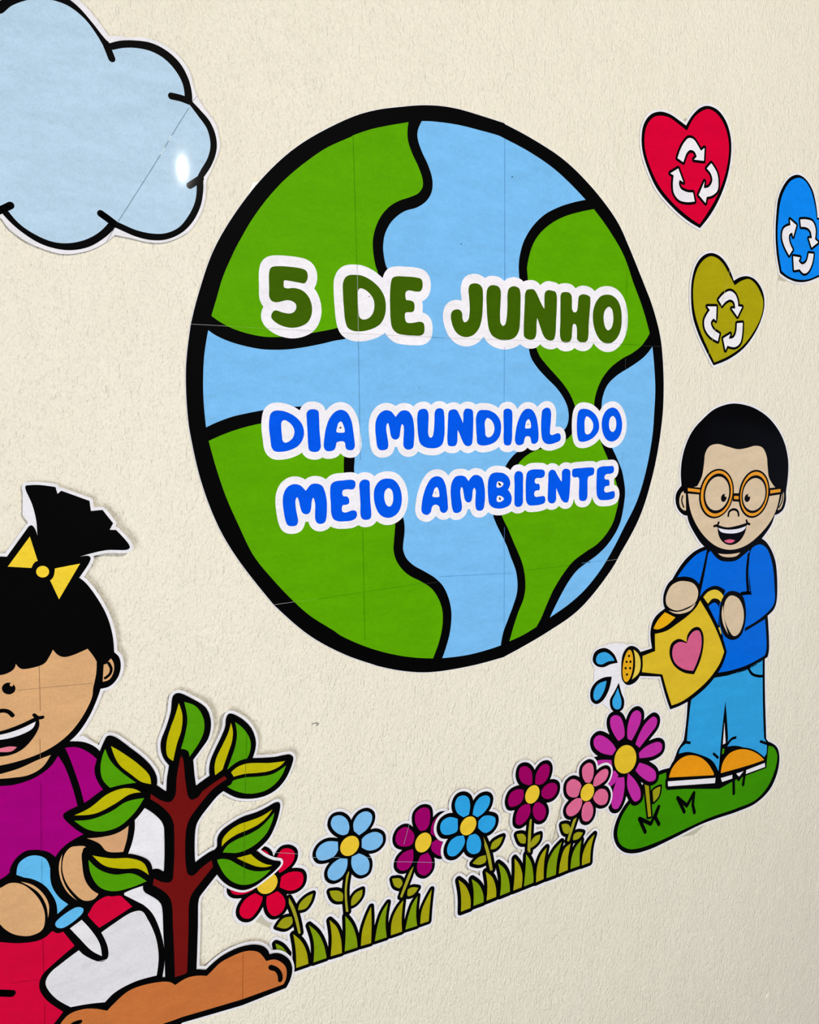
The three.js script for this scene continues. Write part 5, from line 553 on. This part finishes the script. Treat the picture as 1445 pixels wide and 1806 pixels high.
  ink('skin', SKIN, 7, P('-509,-441.9 -501,-439.7 -491.7,-443.4 -482.7,-453.7 -476.2,-467.1 -473.8,-481.3 -477,-493.6 -486.9,-496 -499.4,-490.8 -506.9,-483.5 -511.2,-476.5! -521.8,-472.9! -519.8,-442.2!'), hl); ink('skin', SKIN, 7, P('-491.9,-441.1! -482.3,-447.2 -474.1,-458.3 -469.9,-471.1 -471.4,-483.4! -472.3,-470.3 -478,-456.1'), hl);
  // head
  const hair = ink('hair', B, 2, head); ink('ponytail', B, 2, [tail, P('-459.3,-122.7! -443.5,-134.4! -424.8,-144.6! -445.5,-169.2! -460.3,-153.6!')], hair);
  const face = ink('face', SKIN, 3, P('-543.6,-227.8! -496.5,-244.1 -488.8,-242.7 -484.9,-239.9 -483.4,-235.8! -481,-239.7 -478,-241.6 -460.7,-239.4 -455.6,-233.1 -452.4,-227.2! -447.6,-233.5 -442.1,-235.6 -423,-230.4! -418.4,-238 -415.7,-243.9! -416.8,-255.7 -420.1,-269.8 -421.4,-277.8 -430.8,-295.5 -443.3,-309.7 -458.6,-319.4 -478.2,-325.2 -501.8,-327.1 -531.6,-323 -548.5,-292.3!'));
  ink('ear_fold', B, 5, stroke(L('-405.4,-246.9 -403.2,-253.3 -404.8,-258 -409,-261'), 2.62), ink('ear', SKIN, 4, P('-403,-242.8! -400.7,-248.2 -401.3,-256.4 -405.4,-263.1 -411.4,-264.3! -409.7,-247.7! -407.1,-247.2 -405,-244.7')));
  ink('eye_shine', SKIN, 5, E('-488,-254.3 -0.1,-1.6 1.4,-0.2'), ink('eye', B, 4, E('-490.5,-257.5 -0.3,-5.4 5.4,-1'), face));
  ink('nose', B, 4, stroke(L('-504.8,-280 -498.6,-276.9 -492.6,-278.4 -489,-282.9'), 3.59), face);
  ink('mouth', B, 4, P('-522.4,-294.6! -499.8,-296.8 -484.1,-293.5 -468.7,-286.8! -467.7,-296.5 -474,-307.9 -484,-316.6 -495.1,-319.3 -516.2,-315 -530.4,-304.8'), face);
  ink('smile_line', B, 4, [L('-471.4,-285.8 -468.1,-289.1 -464.6,-289.3'), L('-468.9,-289 -484.2,-294.2 -499.9,-297.1 -518,-296')].flatMap((l) => stroke(l, 3.21)), face);
  ink('teeth', 0xe9e8ef, 5, P('-518,-296.4! -500,-298.7 -484.3,-296.7 -470.5,-292.1! -473.4,-298 -484.7,-302.4 -500.2,-303.3 -518.2,-299!'), face); ink('tongue', 0xe17a8f, 5, P('-510,-311.9! -500.7,-311.2 -493,-311.1 -487.2,-312.9! -491.8,-315.9 -501,-314.7'), face);
  const knot = ink('bow', B, 4, bow);
  ink('ribbon', 0xf0cf36, 5, P('-465.1,-121.7! -460.1,-144.2! -462.9,-145.6 -465.5,-150.2! -484.4,-147.2!'), knot); ink('ribbon', 0xf0cf36, 5, P('-425.1,-149.7! -444.6,-181.2! -451,-163! -448.2,-160.1 -446.4,-152.4!'), knot); ink('knot', 0xf0cf36, 5, E('-456.6,-154.4 -0.3,-5.3 5.3,-0.5'), knot);
  // sapling and soil
  const tree = ink('trunk', B, 7, bark); ink('bark', 0x6f1110, 8, trunk, tree);
  for (const [o, a, b] of leaves) { const lf = ink('leaf', B, 8, o); ink('leaf_half', LIME, 9, a, lf); ink('leaf_half', GREEN, 9, b, lf); }
  ink('branch_tip', 0x6f1110, 10, P('-337.9,-401.8! -326.9,-400.4 -316.5,-392.4 -298.8,-384.2! -296.2,-388.1! -311.6,-395.7 -324.2,-407.4 -331.5,-415 -337.8,-421.7!'), tree); 
  const sl = ink('soil', B, 10, soil);
  ink('earth', 0xc5723b, 11, P('-473.5,-604.1! -464.2,-590 -457.2,-585.9 -445.1,-586.2 -434.9,-590 -424.6,-596.1! -419,-591.8 -404.1,-583.2 -387.4,-582.3 -365.1,-587.5 -358.6,-593.5! -349.3,-590.5 -343.9,-590 -335.9,-591.4 -326.2,-595.1! -321.5,-592 -312.1,-585.7 -299.9,-582.7 -286.7,-581.9 -277.2,-584.2 -269.7,-588.9 -265.1,-595.5 -261.9,-601.9! -252.6,-603.5 -245.9,-608.4 -240.1,-616.6 -238.9,-624.2 -240.7,-632.8 -243.3,-636.4! -289.7,-636! -352.9,-631.3! -363.3,-631.4! -411.9,-629.5!'), sl);
  ink('crease', B, 12, P('-257.7,-608 -252.9,-610.5 -247.1,-616.6 -243.9,-624.5 -244.1,-630.5 -246.2,-632.5 -248.8,-630.8 -249.4,-624.5 -252.1,-617.9 -258.4,-613.3 -259.7,-610'), sl); ink('crease', B, 12, stroke(L('-460.6,-600.4 -455.3,-597.6 -449.6,-597.7'), 4.04), sl);
  for (const [c, l] of [[0x8f6a4a, L('-464.6,-240.6 -466.1,-283.1')], [0x93694a, L('-468,-309.2 -468.7,-327.3')], [0x7d0060, L('-469.8,-350.9 -473.1,-417.1')], [0x4f97c4, L('-473.2,-424.5 -474.5,-448.7')], [0x8f0630, L('-476.9,-503.6 -478.3,-537.5')], [0x8f0630, L('-479.2,-568.3 -480.6,-590.6')], [0xa38468, L('-483.8,-260.3 -419.8,-264.3')], [0xa8083a, L('-507,-536.5 -482.3,-542.2')], [0xc9c8ce, L('-444.4,-542 -421.8,-543.2')]]) ink('sheet_joint', c, 5, stroke(l, 0.4));
  ink('sheet_joint', 0x84400f, 12, stroke(L('-287,-581.8 -289.2,-636.2'), 0.4)); ink('sheet_joint', 0x2f6a06, 10, stroke(L('-274.8,-342.6 -275.9,-371.1'), 0.4)); ink('sheet_joint', 0x2f6a06, 10, stroke(L('-276.4,-375.5 -277.6,-407.8'), 0.4)); ink('sheet_joint', 0x3f6a06, 10, stroke(L('-279.8,-440.3 -281,-472.7'), 0.4)); ink('sheet_joint', 0x3f6a06, 10, stroke(L('-281.5,-476.9 -282.6,-507.9'), 0.4));
}

renderer.render(scene, camera);
